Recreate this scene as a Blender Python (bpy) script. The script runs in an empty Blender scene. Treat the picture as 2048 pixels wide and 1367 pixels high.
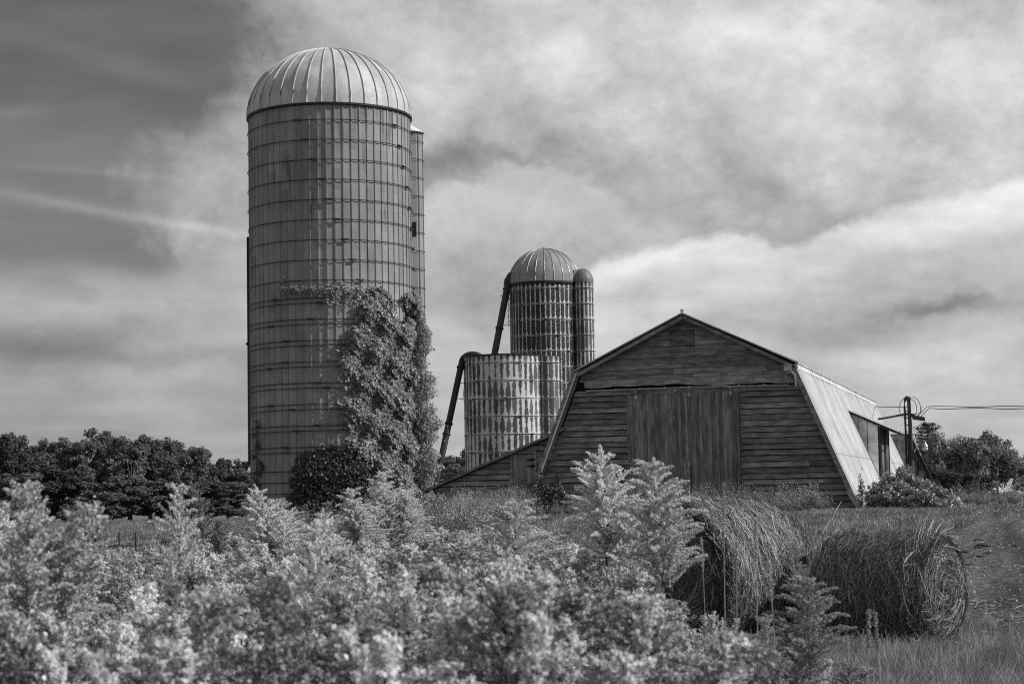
import bpy, math, random
import numpy as np
from mathutils import Vector, Matrix
S = bpy.context.scene
COL = S.collection
rad = math.radians
random.seed(5); RNG = np.random.default_rng(5)

# ------------------------------------------------------------------ camera
FPX = 3800.0; PITCH = math.atan(.0834); ROLL = .018; CAMZ = 1.6
CAM = np.array([0, 0, CAMZ])
_F = np.array([0, math.cos(PITCH), math.sin(PITCH)])
_U0 = np.array([0, -math.sin(PITCH), math.cos(PITCH)]); _X = np.array([1., 0, 0])
_R = math.cos(ROLL)*_X - math.sin(ROLL)*_U0
_U = math.cos(ROLL)*_U0 + math.sin(ROLL)*_X
def at(px, py, Y):
    "the point seen at photo pixel (px,py) whose distance along y is Y"
    d = _F + (px-1024)/FPX*_R + (683.5-py)/FPX*_U
    return CAM + d*Y/d[1]
cd = bpy.data.cameras.new('camera'); cam = bpy.data.objects.new('camera', cd); COL.objects.link(cam)
M = Matrix(((_R[0], _U[0], -_F[0], CAM[0]), (_R[1], _U[1], -_F[1], CAM[1]), (_R[2], _U[2], -_F[2], CAM[2]), (0, 0, 0, 1)))
cam.matrix_world = M
cd.sensor_width = 36; cd.sensor_fit = 'HORIZONTAL'; cd.lens = FPX/2048*36
cd.clip_start = .1; cd.clip_end = 3000
cd.dof.use_dof = True; cd.dof.focus_distance = 70; cd.dof.aperture_fstop = 9
S.camera = cam

# ------------------------------------------------------------------ exposure
S.view_settings.view_transform = 'Standard'; S.view_settings.look = 'None'
S.view_settings.gamma = 1; S.view_settings.exposure = 0; S.view_settings.use_curve_mapping = False
S.render.engine = 'CYCLES'
S.cycles.use_denoising = False; S.cycles.filter_width = 1.1
S.cycles.max_bounces = 6; S.cycles.diffuse_bounces = 3; S.cycles.transmission_bounces = 3; S.cycles.transparent_max_bounces = 4

# ------------------------------------------------------------------ sun
SUN_AZ, SUN_EL = rad(80), rad(36)         # azimuth measured from the camera's back (-y) towards +x
sd = Vector((math.sin(SUN_AZ)*math.cos(SUN_EL), -math.cos(SUN_AZ)*math.cos(SUN_EL), math.sin(SUN_EL)))
sl = bpy.data.lights.new('sun', 'SUN'); sl.energy = 4.4; sl.angle = rad(.6); sl.color = (1, 1, 1)
so = bpy.data.objects.new('sun', sl); COL.objects.link(so)
so.rotation_euler = sd.to_track_quat('Z', 'Y').to_euler()

# ------------------------------------------------------------------ node helper
class NT:
    def __init__(s, tree): s.t = tree; s.n = tree.nodes; s.l = tree.links
    def node(s, ty, **kw):
        n = s.n.new(ty)
        for k, v in kw.items(): setattr(n, k, v)
        return n
    def put(s, sock, v):
        if isinstance(v, bpy.types.NodeSocket): s.l.new(v, sock)
        elif v is not None: sock.default_value = v
    def m(s, op, a, b=None, c=None, clamp=False):
        n = s.node('ShaderNodeMath', operation=op, use_clamp=clamp)
        s.put(n.inputs[0], a)
        if b is not None: s.put(n.inputs[1], b)
        if c is not None: s.put(n.inputs[2], c)
        return n.outputs[0]
    def add(s, a, b): return s.m('ADD', a, b)
    def sub(s, a, b): return s.m('SUBTRACT', a, b)
    def mul(s, a, b): return s.m('MULTIPLY', a, b)
    def mr(s, v, a, b, c=0., d=1., smooth=True):
        n = s.node('ShaderNodeMapRange', interpolation_type='SMOOTHSTEP' if smooth else 'LINEAR')
        s.put(n.inputs[0], v); s.put(n.inputs[1], a); s.put(n.inputs[2], b); s.put(n.inputs[3], c); s.put(n.inputs[4], d)
        return n.outputs[0]
    def mix(s, f, a, b):
        n = s.node('ShaderNodeMix', data_type='FLOAT')
        s.put(n.inputs[0], f); s.put(n.inputs[2], a); s.put(n.inputs[3], b)
        return n.outputs[0]
    def xyz(s, x, y, z):
        n = s.node('ShaderNodeCombineXYZ'); s.put(n.inputs[0], x); s.put(n.inputs[1], y); s.put(n.inputs[2], z); return n.outputs[0]
    def sep(s, v):
        n = s.node('ShaderNodeSeparateXYZ'); s.put(n.inputs[0], v); return n.outputs
    def noise(s, vec, scale, detail=4, rough=.55, dist=0., sx=1, sy=1, sz=1):
        if (sx, sy, sz) != (1, 1, 1):
            mp = s.node('ShaderNodeMapping'); s.put(mp.inputs[0], vec); mp.inputs['Scale'].default_value = (sx, sy, sz); vec = mp.outputs[0]
        n = s.node('ShaderNodeTexNoise'); s.put(n.inputs['Vector'], vec)
        n.inputs['Scale'].default_value = scale; n.inputs['Detail'].default_value = detail
        n.inputs['Roughness'].default_value = rough; n.inputs['Distortion'].default_value = dist
        return n.outputs[0]
    def curve(s, v, pts, lo, hi):
        "piecewise function; pts in real units, v mapped from [lo,hi]; values must lie in 0..1"
        n = s.node('ShaderNodeFloatCurve'); c = n.mapping.curves[0]
        P = [((x-lo)/(hi-lo), y) for x, y in pts]
        c.points[0].location = P[0]; c.points[-1].location = P[-1]
        for q in P[1:-1]: c.points.new(*q)
        for q in c.points: q.handle_type = 'AUTO_CLAMPED'
        n.mapping.update()
        s.put(n.inputs['Value'], s.mr(v, lo, hi, smooth=False)); return n.outputs[0]

# ------------------------------------------------------------------ world
W = bpy.data.worlds.new('World'); S.world = W; W.use_nodes = True
t = NT(W.node_tree); t.n.clear()
tc = t.node('ShaderNodeTexCoord').outputs['Generated']
x, y, z = t.sep(tc)
U = t.mul(t.m('ARCTAN2', x, y), 3.8)
V = t.mul(t.m('ARCSINE', z), 3.8)
uv = t.xyz(U, V, 0)
def nz(zoff, sc, det, ro, sy=1):
    return t.mul(t.sub(t.noise(t.xyz(U, V, zoff), sc, det, ro, sy=sy), .5), 2.)
w1 = nz(0, 2.2, 7, .6); w2 = nz(4.1, 6.5, 8, .62); w3 = nz(9.3, 2.4, 7, .52, 3.4); w4 = nz(6.6, 1.6, 9, .62, 1.5)
uw = t.add(U, t.add(t.mul(w1, .13), t.mul(w2, .05)))
vw = t.add(V, t.add(t.mul(nz(2.7, 2.6, 7, .6), .10), t.mul(w2, .035)))
def blob(px, py, rx, ry, amp, acc, ang=0, uu=None, vv=None):
    cu, cv = (px-1024)/1000, (1000-py)/1000
    du, dv = t.sub(uw if uu is None else uu, cu), t.sub(vw if vv is None else vv, cv)
    if ang:
        c_, s_ = math.cos(ang), math.sin(ang)
        du, dv = t.add(t.mul(du, c_), t.mul(dv, s_)), t.sub(t.mul(dv, c_), t.mul(du, s_))
    a = t.mul(du, 1000/rx); b = t.mul(dv, 1000/ry)
    e = t.m('EXPONENT', t.mul(t.add(t.mul(a, a), t.mul(b, b)), -1))
    return t.add(acc, t.mul(e, amp))
def curve_px(pts): return [((a-1024)/1000, (1000-b)/1000) for a, b in pts]
# clear air (the photograph's dark, red filtered sky)
clear = t.add(t.mr(V, .40, 1.05, .52, .40), t.mul(w3, .10))
# level 1, the big upper cloud
edge1 = t.curve(V, [(-.2, .34), (.45, .34), (.55, .25), (.70, .26), (.78, .40), (.9, .50), (1.05, .42), (1.4, .3)], -.2, 1.4)   # = left edge u+1
fine = nz(1.3, 17., 9, .68)
puff = nz(12.7, 4.2, 9, .66, 1.4)
m1 = t.mr(t.sub(t.add(uw, 1.), t.add(edge1, t.add(t.mul(w2, .24), t.mul(fine, .06)))), -.05, .13)
s1 = t.add(.74, t.add(t.add(t.mul(w2, .09), t.mul(fine, .05)), t.add(t.mul(w4, .22), t.mul(puff, .24))))
for b in [(1400, 90, 420, 150, .13), (1930, 170, 330, 150, .12), (930, 170, 130, 110, .05), (1020, 290, 170, 50, -.03), (880, 325, 110, 45, -.15), (1020, 315, 170, 26, -.08),
          (620, 50, 260, 100, -.13), (360, 340, 200, 130, -.15), (1920, 30, 110, 30, -.14), (1440, 445, 200, 38, -.05), (1660, 440, 160, 35, -.02), (1330, 290, 260, 60, .07), (1960, 340, 200, 50, .06), (1500, 360, 130, 40, -.05), (1000, 40, 160, 60, -.04)]:
    s1 = blob(*b, s1)
sky = t.mix(m1, clear, s1)
# level 2, cumulus between the silos
e2 = t.curve(t.add(U, t.mul(w2, .05)), curve_px([(560, 900), (760, 480), (860, 372), (950, 350), (1040, 330), (1090, 325), (1140, 352), (1200, 362), (1250, 390), (1290, 430), (1360, 500), (1500, 560)]), -.47, .48)
m2 = t.mul(t.mr(t.sub(e2, t.add(V, t.add(t.mul(w2, .10), t.mul(fine, .04)))), -.012, .035), t.mr(uw, .16, .32, 1., 0.))
s2 = t.add(t.mr(t.sub(e2, V), 0., .2, .80, .70), t.add(t.mul(fine, .05), t.add(t.mul(w2, .10), t.mul(puff, .18))))
sky = t.mix(m2, sky, s2)
# level 3, the bank above the barn
e3 = t.curve(t.add(U, t.mul(w2, .04)), curve_px([(800, 900), (1000, 620), (1180, 535), (1250, 502), (1400, 481), (1500, 474), (1610, 488), (1700, 456), (1800, 430), (1900, 415), (2048, 398), (2500, 420), (3000, 600)]), -.23, 1.98)
m3 = t.mr(t.sub(e3, t.add(V, t.add(t.mul(w2, .045), t.mul(fine, .035)))), -.008, .028)
m3 = t.mul(m3, t.mr(t.add(U, t.mul(w2, .05)), -.02, .20))
s3 = t.add(t.mr(t.sub(e3, V), .01, .2, .88, .735), t.add(t.add(t.mul(w3, .28), t.mul(fine, .045)), t.add(t.mul(puff, .12), t.mul(w2, .05))))
for b in [(1880, 645, 150, 24, -.20), (1740, 600, 200, 30, -.04), (1720, 735, 260, 35, .04), (1300, 590, 160, 40, -.03), (1560, 650, 240, 30, -.06), (2000, 480, 160, 50, .03), (1650, 645, 60, 20, .05)]:
    s3 = blob(*b, s3)
sky = t.mix(m3, sky, s3)
# level 4, the low bank at the left
e4 = t.curve(t.add(U, t.mul(w1, .05)), curve_px([(-400, 540), (0, 514), (200, 520), (300, 534), (420, 510), (500, 494), (700, 560), (860, 600), (1000, 700), (1100, 900)]), -1.42, .08)
m4 = t.mr(t.sub(e4, t.add(V, t.add(t.mul(w2, .02), t.mul(fine, .008)))), -.01, .045)
s4 = t.add(t.mr(U, -.95, -.1, .615, .735), t.add(t.mul(puff, .10), t.add(t.mul(w3, .20), t.mul(fine, .03))))
for b in [(120, 680, 240, 26, -.07), (420, 700, 160, 18, -.06), (60, 528, 120, 14, .08), (200, 620, 240, 30, .02)]:
    s4 = blob(*b, s4)
sky = t.mix(m4, sky, s4)
# thin streaks in the clear part
us = t.add(U, t.mul(w1, .03)); vs = t.add(V, t.add(t.mul(w1, .012), t.mul(fine, .004)))
for b in [(420, 455, 150, 9, .05, -.17), (300, 436, 300, 17, .055, -.17), (140, 408, 170, 10, .05, -.20), (200, 345, 160, 8, .04, -.07), (50, 232, 60, 14, .04, .1), (280, 150, 240, 22, .03, -.3), (200, 330, 200, 40, .02, 0)]:
    sky = blob(*b[:5], sky, b[5], us, vs)
# air glow at the horizon; a general cloudy mix outside the photographed part
low = t.add(t.mr(U, -.9, .2, .60, .76), t.add(t.mul(w3, .16), t.mul(nz(3.3, 3., 8, .65, 8), .14)))
sky = t.mix(t.mr(V, .02, .28, .85, 0.), sky, low)
side = t.mr(t.m('ABSOLUTE', U), 1.5, 2.4)
top = t.mr(V, 1.3, 2.2)
gen = t.add(.62, t.add(t.mul(w1, .20), t.mul(w2, .08)))
sky = t.mix(t.m('MAXIMUM', side, top), sky, gen)
lin = t.m('POWER', t.m('MAXIMUM', sky, .02), 2.2)
ns = t.node('ShaderNodeTexSky'); ns.sky_type = 'NISHITA'; ns.sun_disc = False
ns.sun_elevation = SUN_EL; ns.sun_rotation = math.pi - SUN_AZ
bw = t.node('ShaderNodeRGBToBW'); t.l.new(ns.outputs[0], bw.inputs[0])
cover = t.m('MAXIMUM', t.m('MAXIMUM', m1, m2), t.m('MAXIMUM', m3, m4))
air = t.mul(bw.outputs[0], .018)      # clear blue air is nearly black through the filter
val = t.add(t.mul(lin, 10.), t.mul(air, t.sub(1., cover)))
bg = t.node('ShaderNodeBackground'); t.l.new(val, bg.inputs[0]); bg.inputs[1].default_value = .1
wo = t.node('ShaderNodeOutputWorld'); t.l.new(bg.outputs[0], wo.inputs[0])
W.cycles.sampling_method = 'MANUAL'; W.cycles.sample_map_resolution = 512

# ------------------------------------------------------------------ mesh helpers
def link(o, parent=None):
    COL.objects.link(o)
    if parent: o.parent = parent
    return o
def tag(o, label=None, cat=None, group=None, kind=None):
    if label: o['label'] = label
    if cat: o['category'] = cat
    if group: o['group'] = group
    if kind: o['kind'] = kind
    return o
def empty(name, loc=(0, 0, 0), rz=0, **kw):
    o = bpy.data.objects.new(name, None); o.empty_display_size = .3
    o.location = loc; o.rotation_euler = (0, 0, rz); link(o)
    return tag(o, **kw)
def np_mesh(name, verts, faces_list, smooth=False, mats=(), mat_idx=None, shade=None):
    "faces_list: list of int arrays (n,k)"
    me = bpy.data.meshes.new(name)
    verts = np.asarray(verts, dtype=np.float32).reshape(-1, 3)
    loops = np.concatenate([f.reshape(-1) for f in faces_list]).astype(np.int32)
    sizes = np.concatenate([np.full(len(f), f.shape[1], np.int32) for f in faces_list])
    starts = np.concatenate([[0], np.cumsum(sizes)[:-1]]).astype(np.int32)
    me.vertices.add(len(verts)); me.vertices.foreach_set('co', verts.ravel())
    me.loops.add(len(loops)); me.loops.foreach_set('vertex_index', loops)
    me.polygons.add(len(sizes)); me.polygons.foreach_set('loop_start', starts); me.polygons.foreach_set('loop_total', sizes)
    for m_ in mats: me.materials.append(m_)
    if mat_idx is not None: me.polygons.foreach_set('material_index', np.asarray(mat_idx, np.int32))
    me.polygons.foreach_set('use_smooth', np.full(len(sizes), smooth))
    if shade is not None:
        a = me.attributes.new('shade', 'FLOAT', 'POINT'); a.data.foreach_set('value', np.asarray(shade, np.float32))
    me.update(calc_edges=True); me.validate()
    return me
class MB:
    "collects simple solids into one mesh; every solid gets a random per-piece shade"
    def __init__(s): s.v = []; s.f3 = []; s.f4 = []; s.fn = []; s.n = 0; s.sh = []
    def raw(s, verts, faces, shade=None):
        verts = np.asarray(verts, float).reshape(-1, 3)
        for f in faces:
            f = [i+s.n for i in f]
            (s.f3 if len(f) == 3 else s.f4 if len(f) == 4 else s.fn).append(f)
        s.v.append(verts); s.n += len(verts)
        s.sh += [random.random() if shade is None else shade]*len(verts)
    def hexa(s, c8, shade=None):
        "bottom four counter-clockwise, then top four"
        s.raw(c8, [(3, 2, 1, 0), (4, 5, 6, 7), (0, 1, 5, 4), (1, 2, 6, 5), (2, 3, 7, 6), (3, 0, 4, 7)], shade)
    def box(s, x0, x1, y0, y1, z0, z1, shade=None):
        s.hexa([(x0, y0, z0), (x1, y0, z0), (x1, y1, z0), (x0, y1, z0), (x0, y0, z1), (x1, y0, z1), (x1, y1, z1), (x0, y1, z1)], shade)
    def bar(s, a, b, w, h, up=(0, 0, 1), shade=None):
        a, b = Vector(a), Vector(b); d = (b-a).normalized(); up = Vector(up)
        sx = d.cross(up)
        if sx.length < 1e-4: sx = d.cross(Vector((1, 0, 0)))
        sx.normalize(); sy = sx.cross(d).normalized(); sx *= w/2; sy *= h/2
        s.hexa([a-sx-sy, a+sx-sy, b+sx-sy, b-sx-sy, a-sx+sy, a+sx+sy, b+sx+sy, b-sx+sy], shade)
    def tube(s, pts, r, n=8, cap=True, shade=None, closed=False):
        pts = [Vector(p) for p in pts]; k = len(pts)
        rr = r if hasattr(r, '__len__') else [r]*k
        V_ = []; ref = Vector((0, 0, 1))
        for i, p in enumerate(pts):
            if closed: d = pts[(i+1) % k]-pts[i-1]
            else: d = pts[min(i+1, k-1)]-pts[max(i-1, 0)]
            d.normalize(); a = d.cross(ref)
            if a.length < .15: a = d.cross(Vector((1, 0, 0)))
            a.normalize(); b = d.cross(a)
            for j in range(n):
                q = 2*math.pi*j/n; V_.append(p+(a*math.cos(q)+b*math.sin(q))*rr[i])
        F_ = []
        for i in range(k if closed else k-1):
            i2 = (i+1) % k
            for j in range(n): F_.append((i*n+j, i2*n+j, i2*n+(j+1) % n, i*n+(j+1) % n))
        if cap and not closed: F_.append(tuple(range(n))[::-1]); F_.append(tuple((k-1)*n+j for j in range(n)))
        s.raw(V_, F_, shade)
    def lathe(s, prof, n=24, centre=(0, 0, 0), a0=0., a1=2*math.pi, shade=None):
        full = abs(a1-a0-2*math.pi) < 1e-6; m_ = n if full else n+1; V_ = []
        for (r, z_) in prof:
            for j in range(m_):
                a = a0+(a1-a0)*j/n; V_.append((centre[0]+r*math.sin(a), centre[1]-r*math.cos(a), centre[2]+z_))
        F_ = []
        for i in range(len(prof)-1):
            for j in range(n):
                j2 = (j+1) % m_
                F_.append((i*m_+j, i*m_+j2, (i+1)*m_+j2, (i+1)*m_+j))
        s.raw(V_, F_, shade)
    def build(s, name, mat, parent=None, smooth=False, **kw):
        fl = [np.array(f, np.int32) for f in (s.f3, s.f4) if f]
        v = np.concatenate(s.v)
        for f in s.fn: fl.append(np.array([f], np.int32))
        me = np_mesh(name, v, fl, smooth, [mat], shade=s.sh)
        o = bpy.data.objects.new(name, me); link(o, parent)
        return tag(o, **kw)

# ------------------------------------------------------------------ materials (all neutral: the photograph is black and white)
def mat_base(name):
    m_ = bpy.data.materials.new(name); m_.use_nodes = True
    T = NT(m_.node_tree); T.n.clear()
    out = T.node('ShaderNodeOutputMaterial'); return m_, T, out
def obj_co(T): return T.node('ShaderNodeTexCoord').outputs['Object']
def attr(T, n='shade'): return T.node('ShaderNodeAttribute', attribute_name=n).outputs['Fac']
def finish(T, out, col, rough=.8, metal=0., spec=.3, bump=None, bstr=.3, bdist=.02):
    p = T.node('ShaderNodeBsdfPrincipled')
    g = T.node('ShaderNodeCombineColor')
    for i in range(3): T.put(g.inputs[i], col)
    T.l.new(g.outputs[0], p.inputs['Base Color'])
    T.put(p.inputs['Roughness'], rough); T.put(p.inputs['Metallic'], metal); p.inputs['Specular IOR Level'].default_value = spec
    if bump is not None:
        b = T.node('ShaderNodeBump'); b.inputs['Strength'].default_value = bstr; b.inputs['Distance'].default_value = bdist
        T.put(b.inputs['Height'], bump); T.l.new(b.outputs[0], p.inputs['Normal'])
    T.l.new(p.outputs[0], out.inputs[0]); return p
def simple(name, v, rough=.8, metal=0., var=.25, scale=6., spec=.3, bstr=.2):
    m_, T, out = mat_base(name); c = obj_co(T)
    n_ = T.noise(c, scale, 5, .6)
    col = T.mul(T.mr(n_, .3, .7, 1-var, 1+var), v)
    finish(T, out, col, rough, metal, spec, bump=T.noise(c, scale*8, 3), bstr=bstr)
    return m_
def leafmat(name, v, trans=.4, var=.5, nscale=.6, gloss=.0):
    m_, T, out = mat_base(name)
    geo = T.node('ShaderNodeNewGeometry').outputs['Random Per Island']
    oi = T.node('ShaderNodeObjectInfo').outputs['Random']
    col = T.mul(T.mul(T.mr(geo, 0, 1, 1-var*.6, 1+var*.6, smooth=False), T.mr(oi, 0, 1, .85, 1.15, smooth=False)), v)
    g = T.node('ShaderNodeCombineColor')
    for i in range(3): T.put(g.inputs[i], col)
    d = T.node('ShaderNodeBsdfDiffuse'); T.l.new(g.outputs[0], d.inputs[0])
    tr = T.node('ShaderNodeBsdfTranslucent'); T.l.new(g.outputs[0], tr.inputs[0])
    mx = T.node('ShaderNodeMixShader'); mx.inputs[0].default_value = trans
    T.l.new(d.outputs[0], mx.inputs[1]); T.l.new(tr.outputs[0], mx.inputs[2]); sh = mx.outputs[0]
    if gloss:
        gl = T.node('ShaderNodeBsdfGlossy'); gl.inputs['Roughness'].default_value = .35
        gl.inputs[0].default_value = (.8, .8, .8, 1)
        m2_ = T.node('ShaderNodeMixShader'); m2_.inputs[0].default_value = gloss
        T.l.new(sh, m2_.inputs[1]); T.l.new(gl.outputs[0], m2_.inputs[2]); sh = m2_.outputs[0]
    T.l.new(sh, out.inputs[0]); return m_
def woodmat(name, v, axis='x', contrast=.32):
    m_, T, out = mat_base(name); c = obj_co(T); sh = attr(T)
    X_, Y_, Z_ = T.sep(c)
    off = T.mul(sh, 37.)
    if axis == 'x': grain = T.xyz(T.mul(X_, 2.2), T.mul(Y_, 12.), T.add(T.mul(Z_, 24.), off)); knot = T.xyz(T.mul(X_, 2.2), off, T.mul(Z_, 7.))
    else: grain = T.xyz(T.add(T.mul(X_, 26.), off), T.mul(Y_, 12.), T.mul(Z_, 1.6)); knot = T.xyz(T.mul(X_, 7.), off, T.mul(Z_, 1.6))
    g = T.noise(grain, 1., 6, .65, .4); big = T.noise(T.add_vec(c, off) if False else knot, 1., 3, .5)
    k2 = T.noise(knot, 3.1, 2, .5)
    col = T.mul(T.mr(g, .25, .75, 1-contrast, 1+contrast), T.mr(big, .35, .65, .72, 1.28))
    col = T.mul(col, T.mr(sh, 0, 1, .66, 1.36, smooth=False))
    col = T.mul(col, T.mr(k2, .66, .74, 1., .3))
    speck = T.noise(T.xyz(T.mul(X_, 5.), off, T.mul(Z_, 16.)), 2.2, 3, .6)
    col = T.add(T.mul(col, v), T.mul(T.mr(speck, .66, .72), .14))
    finish(T, out, col, .85, 0, .2, bump=g, bstr=.35, bdist=.01)
    return m_
wood = woodmat('weathered_siding', .195); doorwood = woodmat('weathered_door_boards', .19, 'z', .38)
trimwood = woodmat('weathered_trim', .20); greywood = woodmat('silvered_wood', .30)
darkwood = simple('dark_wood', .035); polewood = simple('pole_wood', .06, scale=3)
rust = simple('rusty_steel', .05, .6, .3); steel = simple('galvanised_steel', .38, .4, .8)
darksteel = simple('dark_steel', .035, .55, .5); paint = simple('pale_paint', .6, .5); black = simple('dark_void', .01)
def roofmat():
    m_, T, out = mat_base('galvanised_roof_sheet'); c = obj_co(T); X_, Y_, Z_ = T.sep(c)
    n_ = T.noise(T.xyz(X_, T.mul(Y_, 3.), T.mul(Z_, .5)), 1.6, 6, .6)
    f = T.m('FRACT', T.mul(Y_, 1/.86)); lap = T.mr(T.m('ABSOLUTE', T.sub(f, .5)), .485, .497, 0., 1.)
    h = T.mr(T.m('ABSOLUTE', T.sub(Z_, 2.98)), .015, .03, .35, 0.)
    cell = T.noise(T.xyz(0., T.m('FLOOR', T.mul(Y_, 1/.86)), 0.), 7.7, 0)
    col = T.mul(T.mul(T.mr(n_, .3, .7, .80, .60), T.mr(cell, .3, .7, .9, 1.08)), T.sub(1., T.m('MAXIMUM', T.mul(T.mr(T.m('ABSOLUTE', T.sub(T.m('FRACT', T.mul(T.add(Y_, .33), 1/.70)), .17)), .02, .17, .62, 0.), 1.), T.m('MAXIMUM', T.mul(lap, .2), h))))  # dark band painted along each rib to deepen its shading
    finish(T, out, col, .55, .35, .4); return m_
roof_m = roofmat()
def domemat(name, v):
    m_, T, out = mat_base(name); c = obj_co(T); sh = attr(T)
    n_ = T.noise(c, 1.3, 6, .6, sz=.4); n2_ = T.noise(c, 9., 4, .6)
    col = T.mul(T.mul(T.mr(n_, .35, .65, .78, 1.1), T.mr(sh, 0, 1, .92, 1.06, smooth=False)), v)
    finish(T, out, col, T.mr(n2_, .3, .7, .55, .75), .1, .25, bump=T.noise(c, 2.5, 3), bstr=.10, bdist=.15); return m_
dome_m = domemat('silo_dome_sheet', .47); dome2_m = domemat('old_dome_sheet', .26)
def stavemat():
    m_, T, out = mat_base('concrete_stave'); c = obj_co(T); sh = attr(T); X_, Y_, Z_ = T.sep(c)
    ang = T.m('ARCTAN2', X_, T.mul(Y_, -1.)); k = 60/(2*math.pi)
    sid = T.m('FLOOR', T.mul(ang, k))
    stain = T.noise(T.xyz(T.mul(ang, 7.), 0., T.mul(Z_, .22)), 1.5, 6, .65)
    sp = T.noise(c, 26., 3, .6); big = T.noise(c, .35, 3)
    cell = T.noise(T.xyz(sid, T.m('FLOOR', T.add(T.mul(Z_, 1/.77), T.mul(sid, .5))), 0.), 3.3, 0)
    upper = T.mr(Z_, 7., 14.)
    st = T.mr(stain, T.mix(upper, .66, .52), T.mix(upper, .78, .66), 1., .5)
    v = T.mul(T.mul(T.mr(sp, .3, .7, .88, 1.12), T.mr(cell, .3, .7, .9, 1.1)), T.mul(st, T.mr(big, .3, .7, .85, 1.12)))
    col = T.mul(T.mul(v, .262), T.mr(sh, 0, 1, .93, 1.07, smooth=False))
    jf = T.m('FRACT', T.add(T.mul(Z_, 1/.77), T.mul(sid, .5))); j = T.mr(T.m('ABSOLUTE', T.sub(jf, .5)), .484, .495, 0., .35)
    col = T.mul(col, T.sub(1., j))
    finish(T, out, col, .9, 0, .15, bump=sp, bstr=.25); return m_
stave_m = stavemat()
def tilemat(name, R, ntile, row, white, z0, tilev=.055, cen=(0., 0.)):
    "glazed dark tile blocks with ragged pale mortar bleeding along the vertical joints"
    m_, T, out = mat_base(name); c = obj_co(T); X_, Y_, Z_ = T.sep(c)
    ang = T.m('ARCTAN2', T.sub(X_, cen[0]), T.mul(T.sub(Y_, cen[1]), -1.))
    a = T.mul(ang, ntile/(2*math.pi)); zz = T.mul(T.sub(Z_, z0), 1/row)
    cell = T.xyz(T.m('FLOOR', a), T.m('FLOOR', zz), 0.)
    rnd = T.noise(cell, 5.13, 0); rnd2 = T.noise(cell, 3.71, 0)
    p = T.xyz(a, T.mul(zz, 3.6), 0.)
    rag = T.noise(p, 2.6, 6, .7); rag2 = T.noise(p, 7., 4, .7); big = T.noise(p, .22, 4, .6)
    fa = T.m('FRACT', T.add(a, T.mul(T.sub(rag, .5), .42))); fz = T.m('FRACT', zz)
    ea = T.m('ABSOLUTE', T.sub(fa, .5)); ez = T.m('ABSOLUTE', T.sub(fz, .5))
    wdt = T.add(T.mr(rnd, .3, .7, .02, .10), T.mul(T.mr(big, .35, .68, 0., 1.), white))
    wdt = T.add(wdt, T.mul(T.sub(rag2, .5), .55)); rnd3 = T.noise(cell, 9.17, 0)
    wdt = T.add(wdt, T.mul(T.mr(T.m('ABSOLUTE', T.sub(fz, .10)), .0, .16, .16, 0.), T.mr(rnd3, .35, .6, 0., 1.)))
    wdt = T.add(wdt, T.mul(T.mr(ez, .36, .48, 0., .14), T.mr(rnd2, .4, .62, 0., 1.)))
    mv = T.mr(T.sub(ea, T.sub(.5, wdt)), -.005, .03)
    mh = T.mr(T.add(ez, T.mul(T.sub(rag2, .5), .06)), .43, .465)
    wht = T.m('MAXIMUM', mv, T.mul(mh, T.mr(rag, .42, .58, .25, 1.)), clamp=True)
    fleck = T.mr(T.noise(p, 2.1, 6, .75), .58, .64)
    wht = T.m('MAXIMUM', wht, T.mul(fleck, T.mr(big, .4, .6, .15, .8)), clamp=True)
    tile = T.mul(T.mr(rnd2, .3, .7, .6, 1.5), T.mul(T.mr(rag, .3, .7, .8, 1.25), tilev))
    wv = T.mul(T.mr(rag2, .3, .7, .65, 1.1), .66)
    dark = T.mr(ez, .478, .49, 1., .25)
    col = T.mul(T.mix(wht, tile, wv), dark)
    finish(T, out, col, T.mix(wht, .55, .9), 0, .25, bump=T.sub(wht, T.mul(ez, .5)), bstr=.35, bdist=.03); return m_
def strawmat(name, v, var=.9):
    m_, T, out = mat_base(name)
    geo = T.node('ShaderNodeNewGeometry').outputs['Random Per Island']
    col = T.mul(T.m('POWER', geo, 2.6), v*var*1.3); col = T.add(col, v*.16)
    g = T.node('ShaderNodeCombineColor')
    for i in range(3): T.put(g.inputs[i], col)
    d = T.node('ShaderNodeBsdfDiffuse'); T.l.new(g.outputs[0], d.inputs[0])
    gl = T.node('ShaderNodeBsdfGlossy'); gl.inputs['Roughness'].default_value = .45; gl.inputs[0].default_value = (.7, .7, .7, 1)
    mx = T.node('ShaderNodeMixShader'); mx.inputs[0].default_value = .06
    T.l.new(d.outputs[0], mx.inputs[1]); T.l.new(gl.outputs[0], mx.inputs[2]); T.l.new(mx.outputs[0], out.inputs[0]); return m_
straw_m = strawmat('old_straw', .40); straw2_m = strawmat('shaggy_straw', .34); pale_straw = strawmat('loose_pale_straw', .5, .6)
strawcore = simple('straw_core', .03, .95, var=.5, scale=9)
flower_m = leafmat('goldenrod_flower', .80, .48, .35)
gleaf_m = leafmat('goldenrod_leaf', .10, .35, .6)
flower2_m = leafmat('faded_flower', .5, .4, .4); bud_m = leafmat('goldenrod_bud', .45, .4, .5)
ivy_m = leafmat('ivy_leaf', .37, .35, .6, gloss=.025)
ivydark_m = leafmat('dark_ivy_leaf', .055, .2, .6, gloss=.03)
tree_m = leafmat('tree_leaf', .17, .3, .7); tree2_m = leafmat('tree_leaf_dark', .10, .25, .7); tree3_m = leafmat('tree_leaf_pale', .27, .3, .6, gloss=.02)
bark_m = simple('bark', .08, scale=3, var=.4); palebark = simple('pale_bark', .13, scale=3)
grass_m = leafmat('grass_blade', .17, .35, .7); grass2_m = leafmat('dry_grass', .36, .3, .5); weed_m = leafmat('weed_leaf', .16, .3, .7, gloss=.03)
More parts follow.
